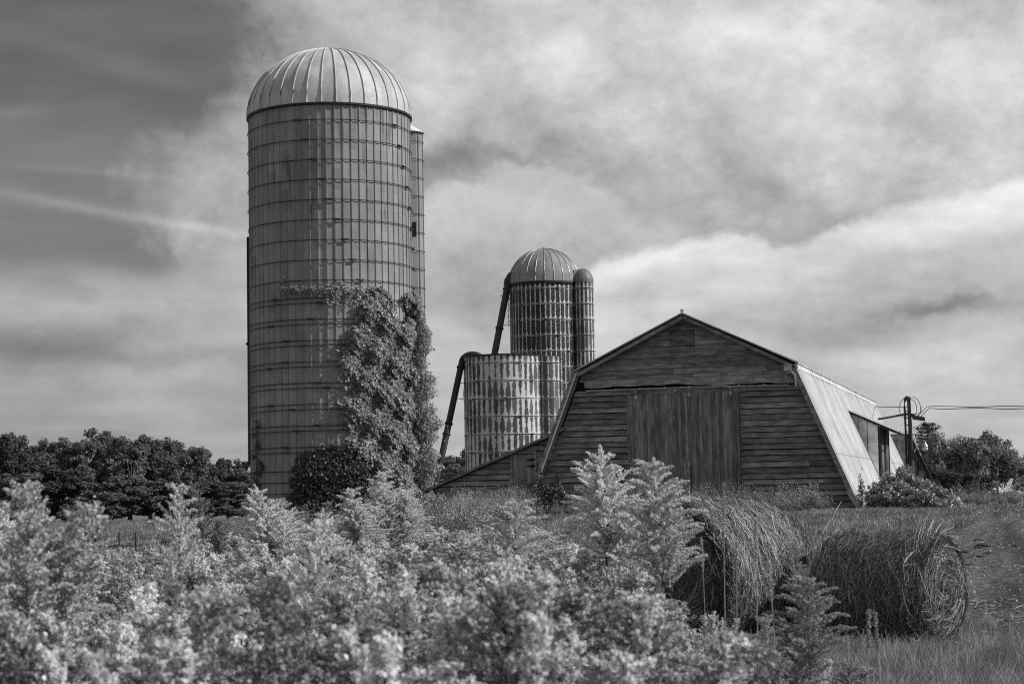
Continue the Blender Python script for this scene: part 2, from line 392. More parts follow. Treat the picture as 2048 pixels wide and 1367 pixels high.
vineleaf_m = leafmat('vine_mound_leaf', .24, .3, .7, gloss=.05)

# ------------------------------------------------------------------ terrain
def sm(a, b, v):
    k = np.clip((np.asarray(v, float)-a)/(b-a), 0, 1); return k*k*(3-2*k)
def zg(x_, y_): return 1.05*sm(22, 58, y_)*sm(-18, 1, x_)
def axis_pts(lo, hi, n, p): 
    k = np.linspace(-1, 1, n); return np.sign(k)*np.abs(k)**p*(hi-lo)/2+(hi+lo)/2
gx = np.unique(np.concatenate([np.linspace(-70, 70, 141), np.linspace(-1500, -70, 30), np.linspace(70, 1500, 30)]))
gy = np.unique(np.concatenate([np.linspace(-40, 160, 201), np.linspace(160, 1800, 50), np.linspace(-600, -40, 12)]))
GX, GY = np.meshgrid(gx, gy)
rip = .03*np.sin(GX*1.7+GY*.9)*np.sin(GY*1.3-GX*.4)
GZ = zg(GX, GY)+rip-.03
idx = np.arange(GX.size).reshape(GX.shape)
quads = np.stack([idx[:-1, :-1], idx[:-1, 1:], idx[1:, 1:], idx[1:, :-1]], -1).reshape(-1, 4)
def groundmat(name, base, kind):
    m_, T, out = mat_base(name); c = obj_co(T)
    a = T.noise(c, 9., 8, .75); b = T.noise(c, .5, 4, .6); d_ = T.noise(c, 40., 3, .6)
    X_, Y_, Z_ = T.sep(c)
    if kind == 'field':
        col = T.mul(T.mul(T.mr(a, .38, .62, .3, 1.8), T.mr(b, .3, .7, .7, 1.35)), base)
    else:
        ruts = T.noise(T.xyz(T.sub(X_, T.mul(Y_, .27)), T.mul(Y_, .06), 0.), 1.3, 5, .6)
        col = T.mul(T.mul(T.mr(a, .38, .62, .25, 1.8), T.mr(ruts, .35, .65, .5, 1.5)), base)
        col = T.add(col, T.mul(T.mr(d_, .64, .70), .30))
        col = T.mul(col, T.mr(T.noise(c, 2.3, 5, .7), .60, .72, 1., .35))
    finish(T, out, col, .95, 0, .1, bump=T.add(a, T.mul(d_, .5)), bstr=.9, bdist=.06); return m_
gm = np_mesh('ground', np.stack([GX, GY, GZ], -1), [quads], True, [groundmat('field_soil', .13, 'field')])
tag(link(bpy.data.objects.new('ground', gm)), kind='structure')
rows = [(14, 6.6, 16), (17, 6.1, 16), (20, 5.1, 18), (24, 4.9, 20), (30, 5.4, 22), (36, 6.4, 24), (42, 8.2, 26), (50, 11.2, 30), (60, 15.4, 34), (75, 20.2, 40), (95, 26.2, 46), (120, 33., 50), (150, 42., 60)]
TV = []; 
for i_ in range(len(rows)-1):
    for k_ in range(8):
        f_ = k_/8; r0, r1 = rows[i_], rows[i_+1]
        yy = r0[0]*(1-f_)+r1[0]*f_; xl = r0[1]*(1-f_)+r1[1]*f_+.35*math.sin(yy*1.1)+.2*math.sin(yy*3.7); xr = r0[2]*(1-f_)+r1[2]*f_
        for q in np.linspace(0, 1, 14):
            xx = xl+(xr-xl)*q; TV.append((xx, yy, float(zg(xx, yy))+.012+.03*math.sin(xx*2.3+yy)*math.sin(yy*.7)*min(1, q*6)))
nr = len(TV)//14; ix = np.arange(nr*14).reshape(nr, 14)
tm = np_mesh('farm_track', TV, [np.stack([ix[:-1, :-1], ix[:-1, 1:], ix[1:, 1:], ix[1:, :-1]], -1).reshape(-1, 4)], True, [groundmat('gravel_dirt', .08, 'track')])
tag(link(bpy.data.objects.new('farm_track', tm)), kind='structure')

# ------------------------------------------------------------------ big concrete stave silo
SX, SY, SR = -7.07, 74.3, 3.17
silo = empty('concrete_silo', (SX, SY, 0), label='tall ribbed concrete silo with a pale metal dome, ivy climbing its right side', cat='silo')
ZT = 16.78
NS = 62; mb = MB()
for i in range(NS):
    a0 = 2*math.pi*(i-.5)/NS; a1 = 2*math.pi*(i+.5)/NS; hw = .028/SR
    P_ = [(a0+hw, SR), (a1-hw, SR)]
    sh = random.random()
    V_ = []
    for z_ in (.2, ZT):
        for a, r in [(a0+hw, SR), (a1-hw, SR), (a1-hw*.8, SR+.032), (a1+hw*.8, SR+.032), (a1+hw, SR)]:
            V_.append((r*math.sin(a), -r*math.cos(a), z_))
    mb.raw(V_, [(0, 1, 6, 5), (1, 2, 7, 6), (2, 3, 8, 7), (3, 4, 9, 8)], sh)
mb.build('wall', stave_m, silo)
# dome with standing seams
HD = 2.74; RD = SR+.07
mb = MB(); NR = 36; prof = []
for k in range(15):
    q = math.pi/2*k/14; prof.append((max(RD*math.cos(q), .02), ZT+HD*math.sin(q)))
for i in range(NR): mb.lathe(prof, 3, a0=2*math.pi*i/NR, a1=2*math.pi*(i+1)/NR)
dome = mb.build('dome', dome_m, silo, smooth=True)
mb = MB()
for i in range(NR):
    a = 2*math.pi*i/NR
    mb.tube([((r+.015)*math.sin(a), -(r+.015)*math.cos(a), z_+.01) for r, z_ in prof[:-1]], .03, 5, shade=.5)
mb.build('seams', dome_m, dome, smooth=True)
mb = MB(); mb.lathe([(SR+.02, ZT-.09), (SR+.1, ZT-.07), (SR+.1, ZT+.005), (SR+.02, ZT+.01)], 72); mb.build('rim', darksteel, silo)
def ring_pts(r, z_, n, cx=0, cy=0): return [(cx+r*math.sin(2*math.pi*k/n), cy-r*math.cos(2*math.pi*k/n), z_) for k in range(n)]
zs = []; zz_ = ZT-.66
while zz_ > 9.9: zs.append((zz_, 0)); zz_ -= .765
while zz_ > 3.1: zs += [(zz_+.09, 1), (zz_-.10, 1)]; zz_ -= .80
while zz_ > .6: zs += [(zz_, 2)]; zz_ -= .42
hoop_me = None
for i, (h, dbl) in enumerate(zs):
    mb = MB(); mb.tube(ring_pts(SR+.062, h, 72), .0155, 5, closed=True)
    ho = mb.build('hoop', darksteel, silo, smooth=True)
    base = [-.35, -.2, .05, -.28][i % 4]+.3*math.sin(i*1.9) if dbl != 0 else -.15+.09*i
    if dbl == 2: continue
    for a in (base-.12, base+1.15, base-2.2, base+2.6):
        p = Vector(((SR+.09)*math.sin(a), -(SR+.09)*math.cos(a), h)); tdir = Vector((math.cos(a), math.sin(a), 0))
        mb = MB(); mb.bar(p-tdir*.10, p+tdir*.10, .06, .07); mb.bar(p-tdir*.2+Vector((0, 0, .03)), p+tdir*.1, .03, .03)
        mb.build('hoop_lug', darksteel, ho)
# round chute up the right back side
mb = MB(); ccx, ccy, cr = 3.02, 1.75, .56
mb.lathe([(cr, .3), (cr, ZT-.30)], 10, (ccx, ccy, 0)); 
ch = mb.build('chute', stave_m, silo)
mb = MB()
for k in range(10):
    a = 2*math.pi*(k+.3)/10; mb.tube([(ccx+(cr+.015)*math.sin(a), ccy-(cr+.015)*math.cos(a), .3), (ccx+(cr+.015)*math.sin(a), ccy-(cr+.015)*math.cos(a), ZT-.32)], .022, 5)
mb.build('ribs', stave_m, ch)
mb = MB()
mb.box(ccx+.05, ccx+.3, ccy-cr-.05, ccy-cr-.02, ZT-4.6, ZT-4.0)
mb.build('access_hatch', darksteel, ch)
for k in range(18): mb = MB(); mb.tube(ring_pts(cr+.05, ZT-.7-.74*k, 20, ccx, ccy), .013, 4, closed=True); mb.build('band', darksteel, ch)
mb = MB(); mb.raw([(ccx+(cr+.1)*math.sin(a), ccy-(cr+.1)*math.cos(a), ZT-.30) for a in np.linspace(0, 2*math.pi, 16, endpoint=False)]+[(ccx-.75, ccy-.35, ZT+.55)],
                  [(k, (k+1) % 16, 16) for k in range(16)]+[tuple(range(16))[::-1]]); mb.build('chute_cap', paint, ch)
# filler pipe down the left side
mb = MB(); lx = -SR-.12
mb.tube([(lx, .5, 3.2), (lx, .5, 12.2)], .10, 10); mb.tube([(lx, .5, 7.9), (lx, .5, 8.0)], .15, 10); mb.tube([(lx, .5, 3.15), (lx, .5, 3.3)], .13, 10)
mb.build('filler_pipe', darksteel, silo, smooth=True)

# ------------------------------------------------------------------ tile silos
def tile_silo(name, label, X0, Y0, R, ztop, mat, row, hoops, chute, lab=None):
    s_ = empty(name, (X0, Y0, 0), label=label, cat='silo')
    mb = MB(); nseg = 88
    mb.lathe([(R, .5), (R, ztop)], nseg, shade=.5); mb.lathe([(R, ztop), (R-.16, ztop), (R-.16, ztop-1.5)], nseg, shade=.5)
    w_ = mb.build('wall', mat, s_, smooth=True)
    k = 0; h = ztop-row*.42
    while h > 1.2 and k < 14:
        mb = MB(); mb.tube(ring_pts(R+.02, h, 64), .012, 4, closed=True)
        for a in (.35+.4*math.sin(k*2.1), -1.+.3*math.sin(k*1.3)):
            p = Vector(((R+.04)*math.sin(a), -(R+.04)*math.cos(a), h)); td = Vector((math.cos(a), math.sin(a), 0)); mb.bar(p-td*.09, p+td*.09, .05, .06)
        mb.build('hoop', darksteel, s_, smooth=False); h -= row; k += 1
    return s_
tmA = tilemat('glazed_tile_dark', 2.1, 44, .92, .05, 14.30-.39-.92*14, .028)
tmB = tilemat('glazed_tile_bleached', 2.1, 42, .905, .36, 8.95-.38-.905*9, .085)
tmC = tilemat('glazed_tile_chute', .6, 15, .92, .16, 14.30-.39-.92*14, .07, (2.27, -.95))
tmD = tilemat('glazed_tile_chute_pale', .6, 12, .905, .10, 8.95-.38-.905*9, .09, (2.22, -.62))
TX, TY, TR = 1.98, 112, 2.08
ts = tile_silo('tile_silo', 'farther taller dark tile silo with a ribbed metal dome, behind the open one', TX, TY, TR, 14.30, tmA, .92, None, None)
mb = MB(); prof = []
for k in range(12):
    q = math.pi/2*k/11; prof.append((max((TR+.06)*math.cos(q), .03), 14.30+2.15*math.sin(q)))
prof[-1] = (.02, 14.30+2.19)
NR2 = 24
for i in range(NR2): mb.lathe(prof, 3, a0=2*math.pi*i/NR2, a1=2*math.pi*(i+1)/NR2)
d2 = mb.build('dome', dome2_m, ts, smooth=True)
mb = MB()
for i in range(NR2):
    a = 2*math.pi*i/NR2; mb.tube([((r+.01)*math.sin(a), -(r+.01)*math.cos(a), z_+.01) for r, z_ in prof[:-1]], .022, 4)
mb.lathe([(.25, 16.41), (.12, 16.5), (.01, 16.56)], 12)
mb.build('seams', steel, d2, smooth=True)
mb = MB(); mb.lathe([(TR-.1, 14.16), (TR+.09, 14.20), (TR+.09, 14.32), (TR, 14.33)], 60); mb.build('rim', darksteel, ts)
mb = MB(); cc = (2.27, -.95); mb.lathe([(.60, .8), (.60, 14.30)], 18, (cc[0], cc[1], 0)); cho = mb.build('chute', tmC, ts, smooth=True)
mb = MB(); pr = [(.62*math.cos(q), 14.30+.82*math.sin(q)) for q in np.linspace(0, math.pi/2, 8)]; pr[-1] = (.01, 15.12)
mb.lathe(pr, 18, (cc[0], cc[1], 0)); mb.raw([(cc[0]-.75, cc[1]+.5, 14.30), (cc[0]-.62, cc[1]+.1, 15.05), (cc[0], cc[1]-.58, 14.35), (cc[0], cc[1], 15.12), (cc[0]-.6, cc[1]-.35, 14.32), (cc[0]-.55, cc[1]-.25, 15.0)], [(4, 2, 3, 5), (0, 4, 5, 1), (1, 5, 3)])
mb.build('chute_hood', simple('faded_hood', .16, .6, .2), cho, smooth=False)
for k in range(9): mb = MB(); mb.tube(ring_pts(.62, 14.30-.39-.92*k, 20, cc[0], cc[1]), .02, 4, closed=True); mb.build('band', darksteel, cho)
# its sloping filler pipe with hood and ladder cage
a_ = at(984, 735, 110.6)-np.array([TX, TY, 0]); b_ = at(1015, 572, 111.6)-np.array([TX, TY, 0]); a0_ = a_+(a_-b_)*1.6
mb = MB(); mb.tube([a0_, b_], .20, 12)
for f_ in (.30, .62, .80, .985): q = Vector(a0_).lerp(Vector(b_), f_); d_ = (Vector(b_)-Vector(a0_)).normalized(); mb.tube([q-d_*.05, q+d_*.05], .25, 12)
pp = mb.build('filler_pipe', rust, ts, smooth=False)
bb = Vector(b_); mb = MB(); mb.tube([bb, bb+Vector((.05, 0, .25)), bb+Vector((.25, 0, .55)), bb+Vector((.6, 0, .75))], [.24, .27, .3, .3], 12); mb.build('pipe_hood', rust, pp, smooth=True)
mb = MB()
for s_ in (0, .35): mb.tube([bb+Vector((.42-s_, -.1, -.5)), bb+Vector((.15-s_*.4, -.1, -2.4))], .015, 4)
for h in (-.9, -2.3): mb.tube([bb+Vector((-.45, -.1, h+.35 if h > -1 else h)), bb+Vector((.35, -.1, h if h > -1 else h-.05))], .02, 4)
for s_ in range(5): mb.tube([bb+Vector((.42-s_*.05, -.1, -.6-s_*.35)), bb+Vector((.05-s_*.04, -.1, -.8-s_*.35))], .012, 4)
mb.build('pipe_bracket', darksteel, pp)
OX, OY, OR_ = -.40, 98, 2.13
os_ = tile_silo('open_tile_silo', 'shorter roofless bleached tile silo in front of the taller tile silo', OX, OY, OR_, 8.95, tmB, .905, None, None)
mb = MB(); mb.lathe([(OR_-.2, 8.955), (OR_+.05, 8.955), (OR_+.05, 9.02), (OR_-.2, 9.02)], 60); mb.build('rim', darksteel, os_)
mb = MB(); c2 = (2.22, -.62); mb.lathe([(.62, .8), (.62, 8.92)], 18, (c2[0], c2[1], 0)); mb.lathe([(.62, 8.92), (.5, 8.92), (.5, 7.8)], 18, (c2[0], c2[1], 0)); co = mb.build('chute', tmD, os_, smooth=True)
for k in range(8): mb = MB(); mb.tube(ring_pts(.635, 8.95-.38-.905*k, 20, c2[0], c2[1]), .02, 4, closed=True); mb.build('band', darksteel, co)
off = np.array([OX, OY, 0])
a_ = at(868, 985, 95.5)-off; b_ = at(924, 722, 97.6)-off
mb = MB(); mb.tube([a_, b_], .165, 12)
for f_ in (.44, .52, .95): q = Vector(a_).lerp(Vector(b_), f_); d_ = (Vector(b_)-Vector(a_)).normalized(); mb.tube([q-d_*.04, q+d_*.04], .21, 12)
pp = mb.build('filler_pipe', darksteel, os_, smooth=False)
mb = MB(); c_ = Vector(at(945, 727, 97.8)-off); arc = []
for k in range(13):
    q = math.pi*(1.02-.98*k/12); arc.append(c_+Vector((.56*math.cos(q), 0, .42*math.sin(q)+.08)))
mb.tube([Vector(b_)-Vector((0, 0, .1))]+arc+[arc[-1]+Vector((.05, 0, -.3))], .15, 10)
mb.build('pipe_hood', darksteel, pp, smooth=True)
mb = MB(); bb = Vector(b_)
for h in (-.3, -1.1, -1.9): mb.tube([bb+Vector((-.2+h*.18, -.1, h)), bb+Vector((.25+h*.1, -.1, h-.05))], .018, 4)
mb.tube([bb+Vector((.2, -.1, -.3)), bb+Vector((.02, -.1, -2.)), ], .015, 4)
mb.build('pipe_bracket', darksteel, pp)

# ------------------------------------------------------------------ barn
TH = rad(15.8); BO = (9.53, 64.5, 0)
barn = empty('barn', BO, -TH, label='weathered wooden gambrel barn with bright ribbed metal roof and closed sliding doors', cat='barn')
EX = Vector((math.cos(TH), -math.sin(TH), 0)); EY = Vector((math.sin(TH), math.cos(TH), 0))
def bw_(x_, y_, z_=0): v_ = Vector(BO)+EX*x_+EY*y_; return Vector((v_.x, v_.y, z_))
KZ, PZ, XC, SLR, SLL, LEN = 6.02, 7.84, -3.70, .42, .39, 28.9
GZB = 1.0
def right_x(z_):
    if z_ >= KZ: return XC+(PZ-z_)/(PZ-KZ)*(0-XC)-.02
    return (KZ-z_)*SLR-.04
def left_x(z_):
    if z_ >= KZ: return XC-(PZ-z_)/(PZ-KZ)*(7.38+XC)+.02
    return -7.36-(KZ-z_)*SLL
def lean_x(z_): return -8.25-(3.92-z_)*2.50
def siding(mb, z0, z1, fl, fr, h=.2, holes=(), y=0., amp=.05):
    z_ = z0
    while z_ < z1-.02:
        zt = min(z_+h, z1); gap = random.uniform(.028, .042) if h > .195 else random.uniform(.012, .026)
        segs = [(fl(z_), fl(zt), fr(z_), fr(zt))]
        for (hx0, hx1, hz0, hz1) in holes:
            if zt > hz0+.02 and z_ < hz1-.02:
                ns_ = []
                for (a, a2, b, b2) in segs:
                    if a < hx0-.02: ns_.append((a, a2, min(b, hx0), min(b2, hx0)))
                    if b > hx1+.02: ns_.append((max(a, hx1), max(a2, hx1), b, b2))
                segs = ns_
        for (a, a2, b, b2) in segs:
            if b-a < .06: continue
            L_ = b-a; cuts = [0]; p = random.uniform(2.2, 4.6)
            while p < L_-.8: cuts.append(p/L_); p += random.uniform(2.2, 4.9)
            cuts.append(1.)
            for c0, c1 in zip(cuts[:-1], cuts[1:]):
                g = .008
                xa, xb = a+(b-a)*c0+g*(c0 > 0), a+(b-a)*c1-g*(c1 < 1); xa2, xb2 = a2+(b2-a2)*c0+g*(c0 > 0), a2+(b2-a2)*c1-g*(c1 < 1)
                n_ = max(2, int((xb-xa)/.7)+1); sh = random.random()
                o1 = random.uniform(.6, 1.2)*amp; sag = random.uniform(-.012, .012)
                bow = [random.uniform(-.007, .007) for _ in range(n_)]; wob = [random.uniform(0, .014) for _ in range(n_)]
                V_ = []
                for k in range(n_):
                    q = k/(n_-1); xk = xa+(xb-xa)*q; xk2 = xa2+(xb2-xa2)*q
                    zb = z_-.012+bow[k]+sag*q
                    V_ += [(xk, y-o1-wob[k], zb), (xk, y+.005, zb+.002), (xk2, y-.004, zt-gap), (xk2, y+.03, zt-gap)]
                F_ = []
                for k in range(n_-1):
                    i, j = 4*k, 4*k+4
                    F_ += [(i, j, j+2, i+2), (i+1, j+1, j, i), (i+2, j+2, j+3, i+3)]
                F_ += [(0, 2, 3, 1), (4*n_-4, 4*n_-3, 4*n_-1, 4*n_-2)]
                mb.raw(V_, F_, sh)
        z_ = zt
    return mb
mb = MB()
DX0, DX1, DZ0, DZ1 = -5.70, -1.86, 1.05, 5.22
siding(mb, GZB-.2, 5.42, left_x, right_x, .2, [(DX0+.05, DX1-.05, 0, DZ1-.05)])
siding(mb, 5.68, 7.80, left_x, right_x, .193, [(-4.23, -3.35, 6.46, 7.41)], amp=.016)
mb.build('siding', wood, barn)
mb = MB(); siding(mb, 6.452, 7.417, lambda z_: -4.22, lambda z_: -3.36, .185, amp=.02, y=-.01); mb.build('hatch', woodmat('hatch_boards', .15), barn)
mb = MB()   # black back-up sheet behind the boards, shade of the gaps put into its colour
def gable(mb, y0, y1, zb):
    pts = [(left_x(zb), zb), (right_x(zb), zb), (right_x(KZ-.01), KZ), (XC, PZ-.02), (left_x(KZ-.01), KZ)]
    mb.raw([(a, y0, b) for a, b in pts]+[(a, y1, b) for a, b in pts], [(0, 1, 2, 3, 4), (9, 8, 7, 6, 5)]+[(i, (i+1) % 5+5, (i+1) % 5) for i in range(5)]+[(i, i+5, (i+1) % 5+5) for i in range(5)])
gable(mb, .06, .12, .6); mb.build('black_backing', black, barn)
mb = MB(); gable(mb, LEN-.2, LEN-.1, .6); mb.build('back_wall', wood, barn)
# warped flashing board above the door rail
mb = MB(); n_ = 34; V_ = []
for k in range(n_+1):
    xk = -7.28+7.36*k/n_; w_ = .02*math.sin(k*.5)+.015*math.sin(k*1.3+1)
    zb = 5.46+w_+(.06*math.sin((xk+6.6)*.9) if xk < -3.2 else 0)-.004*k*.3; 
    if k == 0: zb += .03
    V_ += [(xk, -.075-.02*math.sin(k*.9), zb), (xk, -.03, 5.71)]
mb.raw(V_, [(2*k, 2*k+2, 2*k+3, 2*k+1) for k in range(n_)], .95); mb.build('flashing_board', woodmat('flashing_wood', .20), barn)
mb = MB(); mb.tube([(-7.22, -.13, 5.36), (-3.6, -.13, 5.37), (-.13, -.13, 5.33)], .032, 8)
for xk in np.arange(-7., -.2, .86): mb.box(xk-.02, xk+.02, -.13, .02, 5.36, 5.42)
mb.build('door_rail', steel, barn)
def plank_door(name, x0, x1, z0, z1, y, mat, seed, hang, parent=barn):
    r_ = random.Random(seed); mb = MB(); x_ = x0
    while x_ < x1-.02:
        w_ = min(r_.uniform(.08, .19), x1-x_)
        if x1-(x_+w_) < .05: w_ = x1-x_
        yy = y-r_.uniform(0, .012)
        mb.box(x_+.002, x_+w_-.002, yy, y+.03, z0+r_.uniform(-.02, .02), z1+r_.uniform(-.012, .008), r_.random()); x_ += w_
    d_ = mb.build(name, mat, parent)
    for hx in hang:
        mb = MB(); mb.box(hx-.05, hx+.05, y-.04, y-.015, z1-.14, z1-.02); mb.box(hx-.015, hx+.015, y-.06, y-.02, z1-.06, z1+.14)
        mb.tube([(hx-.04, y-.06, z1+.1), (hx+.04, y-.06, z1+.1)], .05, 8); mb.build('hanger', steel, d_)
    return d_
dl = plank_door('sliding_door', DX0, -4.06, DZ0, 5.17, -.085, doorwood, 3, (-5.44, -4.03-.02))
dr = plank_door('sliding_door', -4.08, DX1, DZ0, 5.20, -.135, doorwood, 8, (-3.56, -2.13))
for hx in (-3.62, -3.78):
    mb = MB(); mb.tube([(hx, -.19, 1.9), (hx, -.19, 2.75)], .014, 6); mb.box(hx-.03, hx+.03, -.19, -.14, 2.68, 2.78); mb.box(hx-.03, hx+.03, -.19, -.14, 1.95, 2.03); mb.build('handle', steel, dr)
mb = MB(); 
for k, xx in enumerate((-4.05, -3.93, -3.80)): mb.box(xx, xx+.115, -.152, -.136, 1.1, 2.95, .2+.3*k)
mb.build('wicket_door', doorwood, dr)
mb = MB(); mb.box(DX0-.09, DX0-.01, -.045, .02, DZ0, 5.3, .4); mb.box(DX1+.01, DX1+.06, -.045, .02, DZ0, 5.3, .3); mb.build('door_frame', trimwood, barn)
# rake boards and the long corner boards that follow the slopes
OV = -.30
def rake(mb, a, b, w=.19, th=.05, y=OV, sh=.5):
    a, b = Vector((a[0], y, a[1])), Vector((b[0], y, b[1])); mb.bar(a, b, th, w, up=(0, -1, 0)) if False else None
    d = (b-a).normalized(); n_ = Vector((-d.z, 0, d.x)); 
    if n_.z < 0: n_ = -n_
    A_, B_ = a-n_*w, b-n_*w
    mb.hexa([A_, B_, B_+Vector((0, th, 0)), A_+Vector((0, th, 0)), a, b, b+Vector((0, th, 0)), a+Vector((0, th, 0))], sh)
mb = MB(); rake(mb, (-7.52, KZ-.05), (XC, PZ+.03), .12, sh=.9); rake(mb, (XC, PZ+.03), (.16, KZ-.04), .12, sh=.6); rake(mb, (-7.45, KZ-.07), (XC, PZ-.06), .07, .04, OV+.07, .2); rake(mb, (XC, PZ-.05), (.1, KZ-.08), .07, .04, OV+.07, .2)
mb.build('rake_board', trimwood, barn)
mb = MB(); mb.bar((XC, OV-.07, PZ+.085), (.24, OV-.07, KZ+.055), .05, .035); mb.bar((-7.62, OV-.07, KZ+.02), (XC, OV-.07, PZ+.085), .05, .03); mb.build('drip_edge', steel, barn)
mb = MB(); rake(mb, (-7.50, KZ-.02), (left_x(2.3)-.12, 2.3), -.16, sh=.95); mb.build('corner_board', trimwood, barn, label='bare weathered left corner board')
mb = MB(); rake(mb, (.10, KZ-.02), (.10+(KZ-1.62)*SLR, 1.62), .15, sh=.75); mb.build('corner_board', trimwood, barn)
mb = MB(); rake(mb, (.10+(KZ-1.72)*SLR, 1.80), (2.34, 1.05), .24, .07, OV-.01, sh=1.); mb.build('kick_board', greywood, barn, label='pale board end at the foot of the roof slope')
# soffit under the overhang
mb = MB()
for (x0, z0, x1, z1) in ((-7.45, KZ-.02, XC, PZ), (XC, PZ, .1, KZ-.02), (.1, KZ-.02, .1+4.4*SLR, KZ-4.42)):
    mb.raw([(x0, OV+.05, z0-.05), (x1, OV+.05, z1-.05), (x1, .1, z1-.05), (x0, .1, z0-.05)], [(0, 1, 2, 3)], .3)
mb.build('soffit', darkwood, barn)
def ribbed(mb, a, b, y0, y1, pitch=.70, hgt=.06, sheets=True):
    "sheet from ridge side a=(x,z) to eave side b=(x,z), ribs run from a to b"
    d = Vector((b[0]-a[0], 0, b[1]-a[1])).normalized(); n_ = Vector((-d.z, 0, d.x))
    if n_.z < 0: n_ = -n_
    ys = []; y_ = y0
    while y_ < y1:
        for dy, h in ((0, 0), (.03, hgt), (.085, hgt), (.115, 0), (pitch*.5, .0), (pitch*.5+.02, hgt*.35), (pitch*.5+.05, hgt*.35), (pitch*.5+.07, 0)):
            if y_+dy < y1: ys.append((y_+dy, h))
        y_ += pitch
    ys.append((y1, 0))
    V_ = []
    for (yy, h) in ys:
        for (px_, pz_) in (a, b): V_.append((px_+n_.x*h, yy, pz_+n_.z*h))
    mb.raw(V_, [(2*k, 2*k+1, 2*k+3, 2*k+2) for k in range(len(ys)-1)], .5)
YB = LEN+.35
mb = MB()
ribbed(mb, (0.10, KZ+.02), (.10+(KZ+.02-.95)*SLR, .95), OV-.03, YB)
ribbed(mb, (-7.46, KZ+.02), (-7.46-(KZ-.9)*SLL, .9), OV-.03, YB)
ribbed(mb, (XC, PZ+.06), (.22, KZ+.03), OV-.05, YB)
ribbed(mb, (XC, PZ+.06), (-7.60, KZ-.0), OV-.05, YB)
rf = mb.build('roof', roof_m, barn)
mb = MB()
mb.raw([(XC-.18, OV-.06, PZ-.01), (XC, OV-.06, PZ+.11), (XC+.18, OV-.06, PZ-.01), (XC-.18, YB, PZ-.01), (XC, YB, PZ+.11), (XC+.18, YB, PZ-.01)], [(0, 1, 4, 3), (1, 2, 5, 4)])
mb.lathe([(.01, -.07), (.06, -.03), (.06, .03), (.01, .07)], 10, (XC, OV-.02, PZ+.17))
mb.build('ridge_cap', steel, rf)
# scalloped flashing strip along the knee
mb = MB(); V_ = []; nk = 120
for k in range(nk+1):
    yy = OV-.04+(YB-OV)*k/nk; dz = .03*((k % 3) == 0)+random.uniform(-.012, .012)
    V_ += [(-.05, yy, KZ+.13), (.17, yy, KZ+.065+random.uniform(-.01, .015)), (.10+.20*SLR+.04, yy, KZ-.15+dz)]
F_ = []
for k in range(nk): F_ += [(3*k, 3*k+1, 3*k+4, 3*k+3), (3*k+1, 3*k+2, 3*k+5, 3*k+4)]
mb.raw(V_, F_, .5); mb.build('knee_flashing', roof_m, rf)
mb = MB()   # bracket and bent pipe at the right knee
mb.box(-.25, .02, OV-.12, OV-.01, KZ-.22, KZ-.02); mb.tube([(-.15, OV-.08, KZ-.3), (0, OV-.08, KZ-.25), (.12, OV-.1, KZ-.38), (.14, OV-.1, KZ-.75)], .035, 8)
mb.tube([(-.2, OV-.05, KZ-.30), (-.18, OV-.05, KZ-.48)], .02, 6)
mb.build('gutter_pipe', steel, barn)
mb = MB(); mb.tube([(-2.05, -.06, 7.05), (-2.6, -.06, 6.55), (-2.62, -.06, 6.2), (-2.6, -.06, 5.95)], .01, 4); mb.tube([(-2.6, -.06, 6.6), (-2.35, -.06, 6.1)], .01, 4); mb.tube([(-2.62, -.06, 6.6), (-2.3, -.06, 6.02)], .008, 4)
mb.build('loose_wire', steel, barn)
# lean-to at the left
lt = empty('lean_to', (0, 0, 0)); lt.parent = barn
mb = MB(); siding(mb, .75, 3.9, lambda z_: max(-13.0, lean_x(z_)), lambda z_: left_x(z_)+.15, .2, [(-10.03, -9.12, 1., 3.33)], amp=.022); mb.build('siding', wood, lt)
mb = MB(); A_, B_ = (-8.0, 4.02), (-13.25, 1.93)
mb.raw([(A_[0], -.25, A_[1]), (B_[0], -.25, B_[1]), (B_[0], -.25, B_[1]+.09), (A_[0], -.25, A_[1]+.09), (A_[0], 14, A_[1]), (B_[0], 14, B_[1]), (B_[0], 14, B_[1]+.09), (A_[0], 14, A_[1]+.09)],
       [(0, 3, 2, 1), (0, 1, 5, 4), (3, 7, 6, 2), (1, 2, 6, 5), (4, 5, 6, 7)], .4); mb.build('roof', trimwood, lt)
mb = MB(); mb.raw([(-12.9, .08, .6), (-8.6, .08, .6), (-8.2, .08, 3.85), (-12.9, .08, 2.0), (-12.9, 13.8, .6), (-12.9, 13.8, 2.0)], [(0, 1, 2, 3), (0, 3, 5, 4)], .3); mb.build('black_backing', black, lt)  # black sheet behind the lean-to boards, painted-in shade for the gaps
ld = plank_door('door', -9.95, -9.19, 1.25, 3.22, .0, doorwood, 5, (), lt)
mb = MB(); mb.box(-10.04, -9.96, -.05, .0, 1.2, 3.34, .7); mb.box(-9.18, -9.08, -.05, .0, 1.2, 3.34, .8); mb.box(-10.04, -9.08, -.052, -.002, 3.24, 3.36, .6); mb.build('door_frame', trimwood, lt)
mb = MB()
for zz in (3.02, 2.80): mb.raw([(-9.14, -.06, zz+.05), (-9.14, -.06, zz-.05), (-9.30, -.06, zz-.03), (-9.52, -.06, zz), (-9.30, -.06, zz+.03), ], [(0, 1, 2, 3, 4)], .1)
mb.build('hinge', black, ld)
